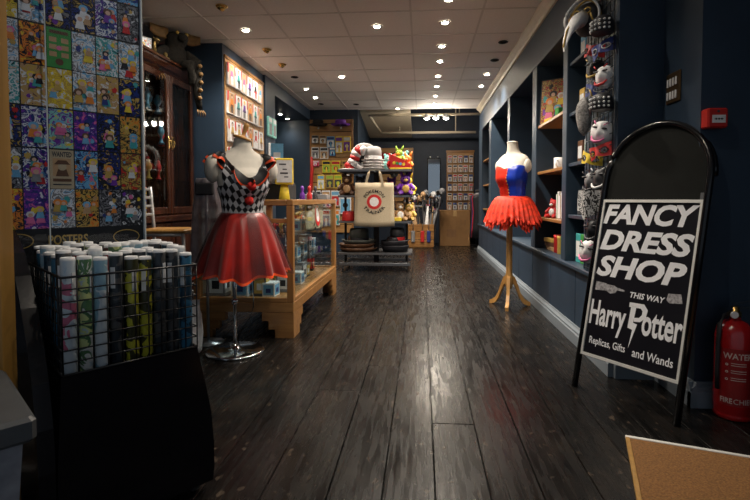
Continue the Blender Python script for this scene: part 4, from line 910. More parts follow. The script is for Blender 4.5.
# ------------------------------------------------------------ costume packets on the left wall
PKM = []
rng = random.Random(12)
def costume_pack(seed):
    r2 = random.Random(seed); DES = [('orange', 'ink', 'brown'), ('red', 'white', 'ink'), ('purple', 'ink', 'yellow'), ('ink', 'red', 'tan'), ('gold', 'brown', 'ink'), ('sky', 'white', 'yellow'), ('teal', 'ink', 'brown'), ('pink', 'white', 'yellow')][seed]
    t = thing('costume_packet', 'red-banded costume packet on left wall, card showing a %s outfit with %s legs' % tuple({'ink': 'black', 'sky': 'pale blue'}.get(c, c) for c in DES[:2]), 'packet', (0, 0, 0), 0, 'costume packets on the left wall')
    MB().cbox(-.085, .085, -.022, .0, -.235, 0, .008).build('bag', mat('clear_pack_white', (.62, .60, .58), .25, var=.15, scale=14), t)
    MB().box(-.085, -.056, -.0235, -.0222, -.10, -.002).build('red_band', 'c_red', t)
    w_, h_ = .105, .20; mb = MB(); cols = list(PAL); mats = ['c_' + c for c in cols]; ix = {c: i for i, c in enumerate(cols)}; y0 = -.0226
    bc, lc, hc = DES
    flat(mb, [(-.05, -.22), (.078, -.22), (.078, -.012), (-.05, -.012)], y0, ix[r2.choice(['white', 'white', 'skin', 'tan'])])
    cx = .015; flat(mb, [(cx - .034, -.13), (cx + .034, -.13), (cx + .024, -.072), (cx - .024, -.072)], y0 - .0005, ix[bc]); flat(mb, [(cx - .05, -.15), (cx + .05, -.15), (cx + .026, -.11), (cx - .026, -.11)], y0 - .0003, ix[bc])
    flat(mb, [(cx - .026, -.215), (cx - .004, -.215), (cx - .003, -.13), (cx - .028, -.13)], y0 - .0004, ix[lc]); flat(mb, [(cx + .004, -.215), (cx + .026, -.215), (cx + .028, -.13), (cx + .003, -.13)], y0 - .0004, ix[lc])
    flat(mb, circle(cx, -.046, .025, 10), y0 - .0006, ix[hc]); flat(mb, circle(cx, -.052, .017, 10), y0 - .0009, ix['skin'])
    mb.build('photo_card', mats, t)
    MB().tube([(0, .0, .018), (0, -.012, .018), (0, -.012, .003), (0, -.012, -.006)], .003, 6).build('hanger', 'steel', t)
    return t
protos = [costume_pack(s_) for s_ in range(8)]
PX = -2.03
bd = thing('packet_display_board', 'wooden hanging board behind the costume packets on left wall', 'display board', (-2.0295, 5.43, .55)); MB().cbox(0, .014, -.60, .60, 0, 1.85, .003).build('board', 'ply', bd); MB().cbox(0, .02, -.605, .605, 1.85, 1.88, .003).build('top_strip', 'oak', bd)
first = [True] * 8; rows_z = [2.36, 2.07, 1.78, 1.49, 1.20]
for ri, z in enumerate(rows_z):
    y = 4.93
    while y < 5.98:
        k = rng.randrange(8); o = protos[k] if first[k] else clone(protos[k]); first[k] = False
        o.location = (PX + .016, y, z); o.rotation_euler = (rng.uniform(-.03, .03), rng.uniform(-.04, .04), R(90) + rng.uniform(-.10, .02)); y += .178
for i in range(8):
    if first[i]:
        for k in kids(protos[i]): bpy.data.objects.remove(k)
        bpy.data.objects.remove(protos[i])
# two pale teal packets hanging on the pier beyond
for i, (yv, z) in enumerate(((6.16, 2.02), (6.34, 2.02), (6.20, 1.68), (6.36, 1.68))):
    t = thing('costume_packet', 'pale teal costume packet hanging on the navy pier', 'packet', (-2.0, yv, z), R(90), 'teal packets on the pier')
    MB().cbox(-.08, .08, -.03, .0, -.26, 0, .01).build('bag', 'c_aqua' if i < 2 else 'c_white', t); MB().box(-.06, .06, -.032, -.0302, -.07, -.02).build('title_card', 'c_white', t); MB().box(-.05, .05, -.032, -.0302, -.23, -.09).build('photo_card', 'c_grey', t)
    MB().tube([(0, 0, .015), (0, -.015, .015), (0, -.015, -.004)], .003, 6).build('hanger', 'steel', t)

# ------------------------------------------------------------ central shelf unit with hats and soft toys
GX, GY = -.62, 6.22
t = thing('shelf_unit', 'black metal shelf unit on a low frame in the middle of the aisle', 'shelf unit', (GX, GY, 0))
for xx in (-.02,):
    MB().cbox(-.035, .035, .26, .32, .04, 1.36, .006).build('upright', 'blackm', t)
for xx in (-.44, .40): MB().cbox(xx, xx + .03, .275, .305, .04, 1.33, .004).build('upright', 'blackm', t)
for yy0 in (.02, .54): MB().cbox(-.47, .47, yy0, yy0 + .03, .07, .11, .004).build('base_bar', 'steel', t)
for xx in (-.43, .40): MB().cbox(xx, xx + .03, .05, .54, .075, .105, .004).build('base_bar', 'steel', t)
for xx in (-.42, .42):
    for yy0 in (.035, .555): MB().lathe([(.018, -.010), (.030, -.008), (.030, .008), (.018, .010)], 12, T=Matrix.Translation((xx, yy0, .030)) @ Matrix.Rotation(R(90), 4, 'Y')).tube([(xx, yy0, .03), (xx, yy0, .075)], .008, 6).build('castor', 'blackm', t)
SHZ = [(.245, .0, .58), (.66, .03, .56), (1.00, .06, .54), (1.335, .0, .58)]
for z, y0, y1 in SHZ:
    MB().cbox(-.49, .49, y0, y1, z - .028, z, .003).build('shelf', 'blackm', t)
    MB().box(-.48, .48, y0 - .004, y0, z - .026, z - .002).build('price_strip', 'steel', t)
MB().tube([(.01, .0, 1.30), (.01, -.03, 1.30), (.01, -.05, 1.315)], .005, 6).build('hook', 'steel', t)
def brim_hat(rb, rc, hc, bowl=.0, name='hat', mats=('c_dkgrey', 'c_ink'), squash=1.0, upturn=.02):
    mb = MB(); prof = [(rc * .98, .006), (rb * .85, .003), (rb, upturn), (rb * .985, upturn + .008), (rb * .84, .012), (rc * 1.02, .014), (rc, hc * .18)]
    mb.lathe(prof, 28, sy=squash, cap=False, m=0); mb.lathe([(rc, hc * .12), (rc * 1.012, hc * .14), (rc * 1.0, hc * .34), (rc * .985, hc * .36)], 28, sy=squash, cap=False, m=1)
    mb.lathe([(rc * .985, hc * .34), (rc * .96, hc * .7), (rc * .86, hc * .92), (rc * .55, hc * (1.0 - bowl)), (rc * .1, hc * (1.0 - bowl * 1.6))], 28, sy=squash, m=0)
    return mb.mesh(name, list(mats))
def put(name, me, loc, rot, label, cat, group=None, sc=None):
    o = link(name, me, None, loc, rot)
    if sc: o.scale = (sc, sc, sc)
    return tag(o, label, cat, group)
M['felt_w'] = mat('white_felt', (.50, .49, .48), .85); M['leather'] = mat('brown_leather', (.10, .045, .02), .5, var=.4, scale=20); M['olive'] = mat('dark_olive_felt', (.075, .08, .07), .7)
zt = 1.335
# big white floppy hat standing on its brim behind the stack
me = MB().lathe([(.20, .0), (.22, -.012), (.29, -.008), (.31, .004), (.30, .02), (.21, .035), (.18, .07), (.16, .15), (.08, .18), (.01, .183)], 32, cap=False).lathe([(.005, .10), (.15, .09), (.19, .02), (.205, .0)], 32, m=1, cap=False).mesh('sun_hat', ['felt_w', 'blackm'])
put('sun_hat', me, (-.79, 6.56, zt + .185), (R(-84), 0, R(-4)), 'large white wide-brimmed hat standing on edge on the top shelf', 'hat', sc=.64)
# white bowlers, stacked
bw_ = brim_hat(.155, .118, .20, mats=('felt_w', 'c_white'))
for i in range(4): put('bowler_hat', bw_, (-.655, 6.40, zt + .038 * i), (0, 0, .3 * i), ['white bowler hat at the bottom of the stack on the top shelf', 'second white bowler hat up in the stack on the top shelf', 'third white bowler hat up in the stack on the top shelf', 'white bowler hat on top of the stack'][i], 'hat')
# red and white striped tall hat flopping over
t = thing('striped_hat', 'tall floppy red and white striped hat on the top shelf', 'hat', (-.93, 6.34, zt), R(-6))
path = [(-.07, 0, .030), (-.01, 0, .075), (.03, 0, .13), (.048, 0, .185), (.070, 0, .24), (.12, .0, .27), (.18, 0, .235)]
def seg(a, b, r0, r1, m, cap):
    MB().tube([a, tuple((p + q) / 2 for p, q in zip(a, b)), b], [r0, (r0 + r1) / 2 * 1.02, r1], 18).build('stripe', m, t)
MB().lathe([(.05, .010), (.11, .0), (.12, .012), (.11, .014), (.06, .02), (.05, .022)], 28, c=(-.06, 0, 0), sy=.9).build('brim', 'c_white', t)
rad = [.056, .066, .066, .066, .068, .068, .055]
for i in range(6): seg(path[i], path[i + 1], rad[i], rad[i + 1], 'c_red' if i % 2 == 0 else 'c_white', i == 5)
# toy box with coloured roundels
t = thing('toy_tray', 'red open tray with yellow rim and coloured roundels on top shelf', 'toy tray', (-.29, 6.34, zt))
MB().poly([(-.125, 0), (.135, 0), (.135, .07), (.04, .13), (-.125, .20)], (-.09, .09)).build('tray', 'c_red', t); MB().cbox(-.128, .138, -.094, .094, 0, .022, .003).build('rim', 'c_yellow', t)
for i, c in enumerate(('yellow', 'green', 'sky', 'yellow')): MB().lathe([(.020, -.001), (.020, .001)], 12, T=Matrix.Translation((-.075 + .042 * i, -.0915, .085 - .006 * i)) @ Matrix.Rotation(R(90), 4, 'X')).build('roundel', 'c_' + c, t)
def plush(col, belly, scale=1.0, ears='round'):
    mb = MB(); mb.ball((0, 0, .07), .065, .055, .07, 14, 9, 0); mb.ball((0, -.045, .065), .040, .018, .045, 10, 7, 1)
    mb.ball((0, -.01, .165), .055, .05, .05, 14, 9, 0); mb.ball((0, -.055, .155), .024, .018, .018, 10, 7, 1)
    for sx in (-1, 1):
        if ears == 'round': mb.ball((sx * .042, 0, .21), .020, .010, .020, 10, 7, 0)
        else: mb.tube([(sx * .03, 0, .20), (sx * .05, .01, .25), (sx * .06, .02, .275)], [.018, .014, .004], 8, 0)
        mb.tube([(sx * .05, -.01, .11), (sx * .085, -.035, .075), (sx * .08, -.055, .055)], [.022, .019, .016], 8, 0)
        mb.tube([(sx * .035, -.02, .03), (sx * .055, -.065, .022), (sx * .058, -.085, .03)], [.028, .025, .020], 8, 0)
        mb.ball((sx * .020, -.055, .178), .006, .005, .006, 8, 5, 2)
    return mb.mesh('soft_toy', ['c_' + col, 'c_' + belly, 'c_ink'])
pl = [('aqua', 'white', (-.47, 6.62, zt), 1.05, 'round', 'pale teal soft toy on the top shelf behind the bowler hats'), ('lime', 'yellow', (-.30, 6.36, zt + .023 + .05), .9, 'point', 'lime green soft toy sitting in the red tray'), ('aqua', 'sky', (-.26, 6.66, zt), 1.25, 'round', 'tall teal soft toy behind the red tray'),
      ('orange', 'tan', (-.19, 6.50, zt), .95, 'point', 'orange soft toy at the end of the top shelf'), ('red', 'white', (-.40, 6.46, zt), 1.0, 'round', 'red soft toy beside the red tray'),
      ('purple', 'gold', (-.22, 6.34, 1.0), 1.25, 'point', 'purple soft toy with a golden belly on the shelf below'), ('purple', 'pink', (-.42, 6.62, 1.0), 1.1, 'round', 'dark purple soft toy behind the tote bag'), ('yellow', 'orange', (-.20, 6.56, 1.0), 1.2, 'point', 'yellow soft toy behind the golden-bellied purple one'),
      ('brown', 'tan', (-1.0, 6.36, 1.0), 1.25, 'round', 'brown teddy bear on the second shelf from the top'), ('dkgrey', 'grey', (-.85, 6.60, 1.0), 1.2, 'round', 'charcoal soft toy beside the brown teddy bear'),
      ('tan', 'white', (-.30, 6.40, .66), 1.15, 'round', 'tan soft toy on the middle shelf behind the tote bag'), ('gold', 'tan', (-.17, 6.44, .66), 1.05, 'round', 'golden soft toy at the end of the middle shelf'), ('white', 'grey', (-.22, 6.62, .66), 1.1, 'round', 'white soft toy at the back of the middle shelf')]
for c1, c2, loc, sc, er, lab in pl: put('soft_toy', plush(c1, c2, ears=er), loc, (0, 0, random.Random(lab).uniform(-.5, .5)), lab, 'soft toy', None, sc)
# red fez stack and boxes on the middle shelf
fz = MB().lathe([(.0, 0), (.092, 0), (.094, .006), (.078, .12), (.074, .126), (.01, .128)], 24).tube([(0, 0, .128), (.03, 0, .135), (.075, 0, .12), (.085, 0, .06)], .004, 6, 1).mesh('fez', ['c_red', 'c_ink'])
for i in range(1): put('fez', fz, (-.98, 6.36, .66 + .135 * i), (0, 0, 1.3 * i), 'red fez with black tassel on the middle shelf', 'hat')
put('card_game', MB().cbox(-.07, .07, -.05, .05, 0, .045, .003).mesh('card_game', ['c_yellow']), (-.34, 6.30, .66), (0, 0, .1), 'flat yellow game box in front of the tan soft toy', 'box')
for i, (xx, yy0, hh, c, lab) in enumerate([(-.80, 6.55, .26, 'dkgrey', 'tall charcoal gift box on the middle shelf'), (-.62, 6.60, .30, 'brown', 'tall brown gift box on the middle shelf'), (-.47, 6.58, .24, 'navy', 'navy gift box on the middle shelf')]):
    put('gift_box', MB().cbox(-.075, .075, -.07, .07, 0, hh, .004).box(-.05, .05, -.0712, -.069, hh * .2, hh * .8, 1).mesh('gift_box', ['c_' + c, 'c_tan']), (xx, yy0, .66), (0, 0, 0), lab, 'box')
# dark brimmed hats on the bottom shelf
hats = [((-.86, 6.44, .245), .26, .14, .17, ('leather', 'c_ink'), 'wide brown leather hat at the bottom of the hat pile'), ((-.88, 6.44, .298), .25, .13, .17, ('leather', 'c_brown'), 'wide tan-banded brown hat in the middle of the hat pile'), ((-.85, 6.43, .352), .235, .135, .22, ('olive', 'c_ink'), 'dark olive brimmed hat on top of the hat pile')]
for loc, rb, rc, hc, mm, lab in hats: put('brimmed_hat', brim_hat(rb, rc, hc, .12, 'brimmed_hat', mm, .85, .045), loc, (0, 0, .2), lab, 'hat')
tri = brim_hat(.19, .11, .15, .1, 'brimmed_hat', ('c_ink', 'c_yellow'), .85, .08)
for i, (loc, lab) in enumerate([((-.36, 6.42, .245), 'black hat with a yellow band lying on the bottom shelf'), ((-.37, 6.42, .305), 'black hat with a yellow band stacked on its twin')]): put('brimmed_hat', tri, loc, (0, 0, .5 * i), lab, 'hat')
put('brimmed_hat', brim_hat(.16, .10, .2, .1, 'brimmed_hat', ('c_dkgrey', 'c_red'), .9, .02), (-.33, 6.44, .375), (R(4), 0, 0), 'charcoal hat with a red band crowning the banded hats', 'hat')

# ------------------------------------------------------------ slatted boards of accessories at the far left
def slatboard(name, label, x0, x1, y, z0, z1, pitch=.15):
    t = thing(name, label, 'display board', ((x0 + x1) / 2, y, z0)); w_ = (x1 - x0) / 2; z = 0.0
    MB().box(-w_, w_, -.006, 0, 0, z1 - z0).build('backing', 'gap', t)
    while z < z1 - z0 - .02:
        zb = min(z + pitch - .012, z1 - z0); MB().cbox(-w_, w_, -.024, -.006, z, zb, .003).build('slat', 'ply', t); z += pitch
    for sx in (-1, 1): MB().cbox(min(sx * w_, sx * (w_ + .03)), max(sx * w_, sx * (w_ + .03)), -.03, 0, 0, z1 - z0, .003).build('edge_post', 'oakz', t)
    return t
slatboard('slat_board', 'wooden slatted board of party accessories on the far left wall', -1.97, -1.25, 8.499, .35, 2.36)
ypk = 8.474
def small_pack(c1, c2, c3, w_, h_):
    mb = MB().cbox(-w_ / 2, w_ / 2, -.028, 0, -h_, 0, .006, 0); y0 = -.0284
    b0 = [(-w_ * .42, -h_ * .94), (w_ * .42, -h_ * .94), (w_ * .42, -h_ * .36), (-w_ * .42, -h_ * .36)]; flat(mb, b0, y0, 1)
    flat(mb, circle(0, -h_ * .62, w_ * .24, 10), y0 - .0006, 2); flat(mb, [(-w_ * .42, -h_ * .28), (w_ * .42, -h_ * .28), (w_ * .42, -h_ * .08), (-w_ * .42, -h_ * .08)], y0, 2)
    flat(mb, [(-w_ * .10, -h_ * .92), (w_ * .16, -h_ * .92), (w_ * .08, -h_ * .5), (-w_ * .05, -h_ * .5)], y0 - .0009, 0)
    mb.tube([(0, 0, -.005), (0, -.02, -.005), (0, -.06, .0)], .003, 5, 3)
    return mb.mesh('accessory_packet', ['c_' + c1, 'c_' + c2, 'c_' + c3, 'steel'])
plan = [  # row z, [(x, w, h, colours)]
    (2.06, [(-1.62, .14, .20, ('sky', 'white', 'navy')), (-1.47, .13, .30, ('yellow', 'white', 'purple')), (-1.33, .13, .28, ('yellow', 'purple', 'white'))]),
    (2.08, [(-1.90, .12, .14, ('grey', 'white', 'ink')), (-1.76, .12, .15, ('tan', 'white', 'brown'))]),
    (1.87, [(-1.90, .13, .20, ('white', 'grey', 'ink')), (-1.74, .15, .21, ('white', 'tan', 'dkgrey')), (-1.59, .11, .16, ('navy', 'sky', 'white'))]),
    (1.63, [(-1.90, .14, .10, ('pink', 'red', 'white')), (-1.70, .15, .22, ('yellow', 'lime', 'ink')), (-1.53, .16, .22, ('yellow', 'lime', 'red')), (-1.35, .14, .20, ('gold', 'tan', 'brown'))]),
    (1.38, [(-1.80, .13, .26, ('yellow', 'white', 'sky')), (-1.64, .14, .24, ('gold', 'dkgrey', 'lime')), (-1.49, .14, .24, ('yellow', 'dkgrey', 'lime')), (-1.34, .13, .22, ('white', 'yellow', 'purple'))]),
    (1.10, [(-1.88, .16, .30, ('white', 'purple', 'ink')), (-1.71, .15, .30, ('white', 'navy', 'tan')), (-1.54, .15, .28, ('white', 'red', 'sky')), (-1.36, .20, .42, ('white', 'sky', 'ink'))]),
    (.76, [(-1.88, .15, .30, ('white', 'sky', 'navy')), (-1.71, .15, .30, ('white', 'navy', 'red')), (-1.54, .15, .28, ('white', 'teal', 'orange'))])]
names = {'ink': 'black', 'dkgrey': 'charcoal', 'sky': 'blue', 'lime': 'lime green', 'tan': 'tan', 'gold': 'gold'}
seen = {}
for z, items in plan:
    for xx, w_, h_, cc in items:
        lab = '%s and %s accessory packet with a %s spot on the slatted board' % tuple(names.get(c, c) for c in cc)
        put('accessory_packet', small_pack(*cc, w_, h_), (xx, ypk, z), (0, 0, 0), lab, 'packet', 'packets on the slatted board')
put('hanging_garland', MB().tube([(0, -.02, 0), (.01, -.03, -.2), (-.01, -.03, -.5), (0, -.02, -.7)], [.02, .03, .03, .015], 8).mesh('hanging_garland', ['c_red']), (-1.965, ypk + .0, 1.70), (0, 0, 0), 'long red garland hanging at the edge of the slatted board', 'garland')
ht = brim_hat(.17, .10, .11, .1, 'brimmed_hat', ('c_ink', 'c_dkgrey'), .8, .02)
for i, (xx, lab) in enumerate(((-1.82, 'black party hat on a peg at the top of slatted board'), (-1.42, 'dark purple wide party hat on the slatted board'))):
    put('party_hat', brim_hat(.17, .10, .11, .1, 'party_hat', ('c_ink', 'c_dkgrey') if i == 0 else ('c_purple', 'c_ink'), .8, .02), (xx, 8.335, 2.23), (R(0), 0, 0), lab, 'hat')
    t = thing('hat_peg', 'metal peg with white tag holding the %s party hat' % ('black' if i == 0 else 'dark purple'), 'peg', (xx, ypk, 2.225)); MB().tube([(0, 0, -.002), (0, -.22, -.002)], .004, 6).build('peg', 'steel', t); MB().lathe([(.016, -.002), (.016, .002)], 12, T=Matrix.Translation((0, -.10, -.03)) @ Matrix.Rotation(R(90), 4, 'X')).build('tag', 'c_white', t)
slatboard('slat_board', 'wooden slatted board with dark hats at the back wall', -.95, -.22, 10.399, .9, 2.05)
for i, (xx, z, c, lab) in enumerate([(-.80, 1.86, 'red', 'red cap hanging on the back slatted board'), (-.58, 1.86, 'dkgrey', 'charcoal cap hanging on the back slatted board'), (-.36, 1.86, 'ink', 'black cap hanging on the back slatted board'), (-.36, 1.55, 'brown', 'brown cap hanging on the back slatted board'), (-.60, 1.55, 'dkgrey', 'charcoal cap on the lower row of back slatted board')]):
    mb = MB().lathe([(.085, 0), (.09, .01), (.085, .06), (.06, .10), (.01, .115)], 18, m=0); mb.loft([[(.085 * math.cos(a) * k, -.085 * k * math.sin(a) - (.0 if k == 1 else .05), .004 + q) for a in [math.pi * j / 10 for j in range(11)]] for k, q in ((1, 0), (1.05, -.02), (1.03, -.024), (.98, -.004))], 0, True, closed=False)
    mb.ball((0, -.088, .05), .018, .006, .018, 10, 6, 1); put('cap', mb.mesh('cap', ['c_' + c, 'c_white']), (xx, 10.373, z), (R(70), 0, 0), lab, 'cap')

# ------------------------------------------------------------ far end: mirror, packet panel, carton, crate of sticks, clothes rail
t = thing('wall_mirror', 'tall narrow black-framed mirror on the far wall', 'mirror', (.255, 10.4, .80))
for a, b, z0, z1 in ((-.15, -.125, 0, 1.03), (.125, .15, 0, 1.03), (-.125, .125, 0, .025), (-.125, .125, 1.005, 1.03)): MB().cbox(a, b, -.03, 0, z0, z1, .004).build('frame_side', 'black', t)
MB().box(-.125, .125, -.012, -.002, .025, 1.005).build('mirror_glass', 'mirror', t)
for xx in (-.08, .08): MB().ball((xx, -.034, 1.05), .016, .01, .016, 10, 6).build('bracket', 'silver', t)
t = thing('packet_board', 'tall wooden board of small hanging packets on the far wall', 'display board', (.815, 10.399, .66)); MB().cbox(-.29, .29, -.02, 0, 0, 1.28, .004).build('board', 'ply', t); MB().cbox(-.30, .30, -.03, 0, 1.28, 1.33, .004).build('header', 'oakx', t)
for r_ in range(6):
    for c_ in range(5): MB().tube([(-.225 + .112 * c_, -.02, 1.22 - .2 * r_), (-.225 + .112 * c_, -.10, 1.225 - .2 * r_)], .003, 5).build('peg', 'steel', t)
rng = random.Random(14)
pms = [small_pack(*c, .088, .155) for c in (('white', 'grey', 'red'), ('white', 'tan', 'ink'), ('white', 'skin', 'dkgrey'), ('grey', 'white', 'navy'))]
pl_ = ['tiny white and grey packet on the far wooden board', 'tiny white and tan packet on the far wooden board', 'tiny white and pink packet on the far wooden board', 'tiny grey and white packet on the far wooden board']
for r_ in range(6):
    for c_ in range(5):
        k = rng.randrange(4); put('accessory_packet', pms[k], (.815 - .225 + .112 * c_, 10.345, .66 + 1.215 - .2 * r_), (rng.uniform(-.05, .05), 0, rng.uniform(-.15, .15)), pl_[k], 'packet', 'packets on the far board')
t = thing('cardboard_box', 'large brown taped cardboard carton on the floor at the far end', 'carton', (.665, 9.95, 0))
MB().cbox(-.30, .30, -.25, .25, 0, .72, .006).build('carton', 'card', t); MB().box(-.035, .035, -.2525, .2525, .60, .7215).build('tape', mat('parcel_tape', (.42, .27, .12), .25), t)
mk = MB(); flat(mk, [(-.16, .18), (.02, .18), (.02, .34), (-.16, .34)], -.2508, 0); mk.build('printed_panel', mat('carton_print', (.20, .10, .04), .8), t)
for xx in (.12, .2): mk = MB(); flat(mk, [(xx - .008, .42), (xx + .008, .42), (xx + .008, .50), (xx + .022, .50), (xx, .535), (xx - .022, .50), (xx - .008, .50)], -.2508, 0); mk.build('arrow_mark', MATS['carton_print'], t)
t = thing('wooden_crate', 'open wooden crate holding toy weapons and sticks at far end', 'crate', (-.02, 9.42, 0))
for a, b, c_, d_, nm in ((-.25, .25, -.16, -.145, 'oakx'), (-.25, .25, .145, .16, 'oakx'), (-.25, -.235, -.144, .144, 'oak'), (.235, .25, -.144, .144, 'oak')):
    for k in range(3): MB().cbox(a, b, c_, d_, .02 + .15 * k, .16 + .15 * k, .003).build('plank', nm, t)
MB().box(-.235, .235, -.144, .144, 0, .02).build('base', 'oakx', t)
rng = random.Random(6)
def sword(kind):
    mb = MB()
    if kind == 0: mb.loft([[(-.016, -.003, z), (.016, -.003, z), (.016, .003, z), (-.016, .003, z)] for z in (0, .6)], 0, False, True, True); mb.box(-.06, .06, -.01, .01, .6, .62, 1); mb.tube([(0, 0, .62), (0, 0, .76)], .012, 8, 2); mb.ball((0, 0, .775), .02, m=1, n=10, k=6)
    elif kind == 1: mb.tube([(0, 0, 0), (0, 0, .8)], .012, 8, 2); mb.ball((0, 0, .84), .045, .04, .05, 12, 8, 0); mb.tube([(0, -.03, .82), (0, -.06, .80)], .012, 6, 0)
    else: mb.tube([(0, 0, 0), (0, 0, .7), (.02, 0, .76), (.05, 0, .77), (.07, 0, .73)], .011, 8, 2); mb.lathe([(.02, .1), (.045, .15), (.012, .62)], 10, m=0)
    return mb
for i in range(32):
    k = i % 3; cc = rng.choice([('white', 'gold', 'brown'), ('grey', 'dkgrey', 'ink'), ('tan', 'red', 'ink'), ('white', 'pink', 'dkgrey'), ('dkgrey', 'grey', 'brown')])
    me = sword(k).mesh('toy_sword', ['c_' + c for c in cc]); nm = ['toy_sword', 'hobby_stick', 'toy_umbrella'][k]
    lab = ['%s toy sword with a %s guard standing in the wooden crate', '%s headed toy stick with a dark shaft, %s trimmed, in the wooden crate', '%s furled toy umbrella with a %s handle in the wooden crate'][k] % tuple({'dkgrey': 'charcoal', 'ink': 'black'}.get(c, c) for c in cc[:2])
    put(nm, me, (-.02 - .19 + .054 * (i % 8), 9.335 + .056 * (i // 8), .022), (rng.uniform(-.06, .06), .05 * ((i % 8) - 3.5) + rng.uniform(-.03, .03), rng.uniform(-.8, .8)), lab, 'toy', 'toy weapons in the wooden crate', rng.uniform(1.1, 1.35))
for i, (xx, c) in enumerate(((-.15, 'grey'), (.03, 'red'), (.15, 'navy'))):
    mb = MB().tube([(0, 0, 0), (0, -.012, .02), (0, -.015, -.02), (0, -.018, -.16)], .006, 6, 1).cbox(-.035, .035, -.03, -.006, -.34, -.12, .008, 0)
    put('hanging_pouch', mb.mesh('hanging_pouch', ['c_' + c, 'steel']), (-.02 + xx, 9.259, .455), (0, 0, 0), 'small %s pouch hooked over the front of wooden crate' % {'navy': 'navy', 'grey': 'grey', 'red': 'red'}[c], 'pouch')
t = thing('clothes_rail', 'short steel clothes rail at the far end behind shelf bays', 'clothes rail', (1.10, 9.5, 0))
for yy0 in (-.42, .42): MB().tube([(0, yy0, .02), (0, yy0, 1.12)], .014, 8).build('upright', 'steel', t); MB().cbox(-.12, .12, yy0 - .015, yy0 + .015, 0, .025, .004).build('foot', 'steel', t)
MB().tube([(0, -.45, 1.12), (0, .45, 1.12)], .014, 8).build('top_rail', 'steel', t)
for i, (yy0, c) in enumerate(((-.34, 'ink'), (-.20, 'red'), (-.05, 'navy'), (.10, 'dkgrey'), (.25, 'brown'))):
    d = thing('hanging_costume', ['black costume hanging at the end of the clothes rail', 'red costume hanging beside the black one on the rail', 'navy costume in the middle of the clothes rail', 'charcoal costume on the clothes rail next to navy', 'brown costume at the far end of clothes rail'][i], 'costume', (1.10, 9.5 + yy0, 1.10))
    MB().tube([(0, 0, .035), (.012, 0, .03), (.012, 0, .0), (0, 0, -.02)], .004, 6).tube([(-.12, 0, -.09), (0, 0, -.02), (.12, 0, -.09)], .006, 6).build('hanger', 'steel', d)
    MB().loft([[(rx_ * math.cos(a) * (1 + .05 * math.sin(5 * a)), .05 * math.sin(a), z) for a in [2 * math.pi * k / 24 for k in range(24)]] for z, rx_ in ((-.05, .05), (-.09, .13), (-.14, .145), (-.4, .12), (-.7, .14), (-.9, .155))], 0, True, True, True).build('garment', 'c_' + c, d)

# ------------------------------------------------------------ things in the shelf bays on the right
def book(w_, h_, d_, c): return MB().cbox(0, w_, -d_ / 2, d_ / 2, 0, h_, .002, 0).box(.002, w_ - .002, -d_ / 2 + .004, d_ / 2 + .001, .003, h_ - .003, 1).mesh('book', ['c_' + c, 'paper'])
t = thing('framed_print', 'dark colourful art print leaning on the top shelf of bay', 'picture', (1.13, 4.27, 1.60), R(-35)); TTf = Matrix.Rotation(R(-6), 4, 'X')
MB().box(-.12, .12, 0, .012, 0, .40, T=TTf).build('board', 'c_ink', t); mb, mats = artwork(random.Random(40), .22, .38, 'brown'); o = mb.build('picture', mats, t, (-.11, -.002, .01), (R(-6), 0, 0))
put('gift_carton', MB().cbox(-.05, .05, -.06, .06, 0, .035, .003).mesh('gift_carton', ['c_yellow']), (1.11, 4.20, 1.60), (0, 0, .2), 'flat yellow box in front of the dark art print', 'box')
put('gift_carton', MB().cbox(-.03, .03, -.03, .03, 0, .09, .003).mesh('gift_carton', ['c_green']), (1.12, 4.02, 1.60), (0, 0, .2), 'small green box on the shelf with dark art print', 'box')
mg = MB().lathe([(0, 0), (.042, 0), (.045, .005), (.045, .10), (.041, .10), (.040, .012), (.0, .010)], 20).tube([(.044, 0, .08), (.072, 0, .075), (.075, 0, .04), (.044, 0, .022)], .006, 8).mesh('mug', ['c_white'])
put('mug', mg, (1.13, 4.05, 1.19), (0, 0, -2.2), 'white mug standing on the middle bay shelf', 'mug'); put('gift_carton', MB().cbox(-.06, .06, -.06, .06, 0, .13, .004).mesh('gift_carton', ['c_white']), (1.22, 3.86, 1.19), (0, 0, .3), 'plain white cube box beside the white mug', 'box')
put('soft_toy', plush('red', 'white'), (1.12, 4.15, .79), (0, 0, -1.0), 'red soft toy with white belly on the low bay shelf', 'soft toy', None, .72)
yv = 4.02
for i, (c, hh) in enumerate((('green', .20), ('white', .22), ('tan', .19), ('navy', .21), ('gold', .20), ('dkgrey', .22))):
    put('book', book(.022 + .006 * (i % 3), hh, .15, c), (1.18, yv, .79), (0, 0, R(90)), 'upright %s book in the row on the low bay shelf' % {'dkgrey': 'charcoal', 'gold': 'gold'}.get(c, c), 'book', 'books on the low bay shelf'); yv -= .045
for i, (c, dz) in enumerate((('tan', 0), ('brown', .035), ('gold', .07))): put('game_box', MB().cbox(-.10, .10, -.14, .14, 0, .034, .003).mesh('game_box', ['c_' + c]), (1.19, 4.15, .51 + dz), (0, 0, .1 * i), '%s flat game box in the pile on the bay sill' % {'tan': 'tan', 'brown': 'brown', 'gold': 'gold'}[c], 'box')
for i, (yy0, c, lab) in enumerate(((4.0, 'red', 'red tin'), (3.9, 'gold', 'gold tin'), (3.8, 'green', 'green tin'))): put('tin', MB().lathe([(0, 0), (.038, 0), (.040, .004), (.040, .12), (.042, .125), (.042, .145), (.0, .15)], 18).mesh('tin', ['c_' + c]), (1.12, yy0, .51), (0, 0, 0), lab + ' with a lid standing on the bay sill', 'tin')
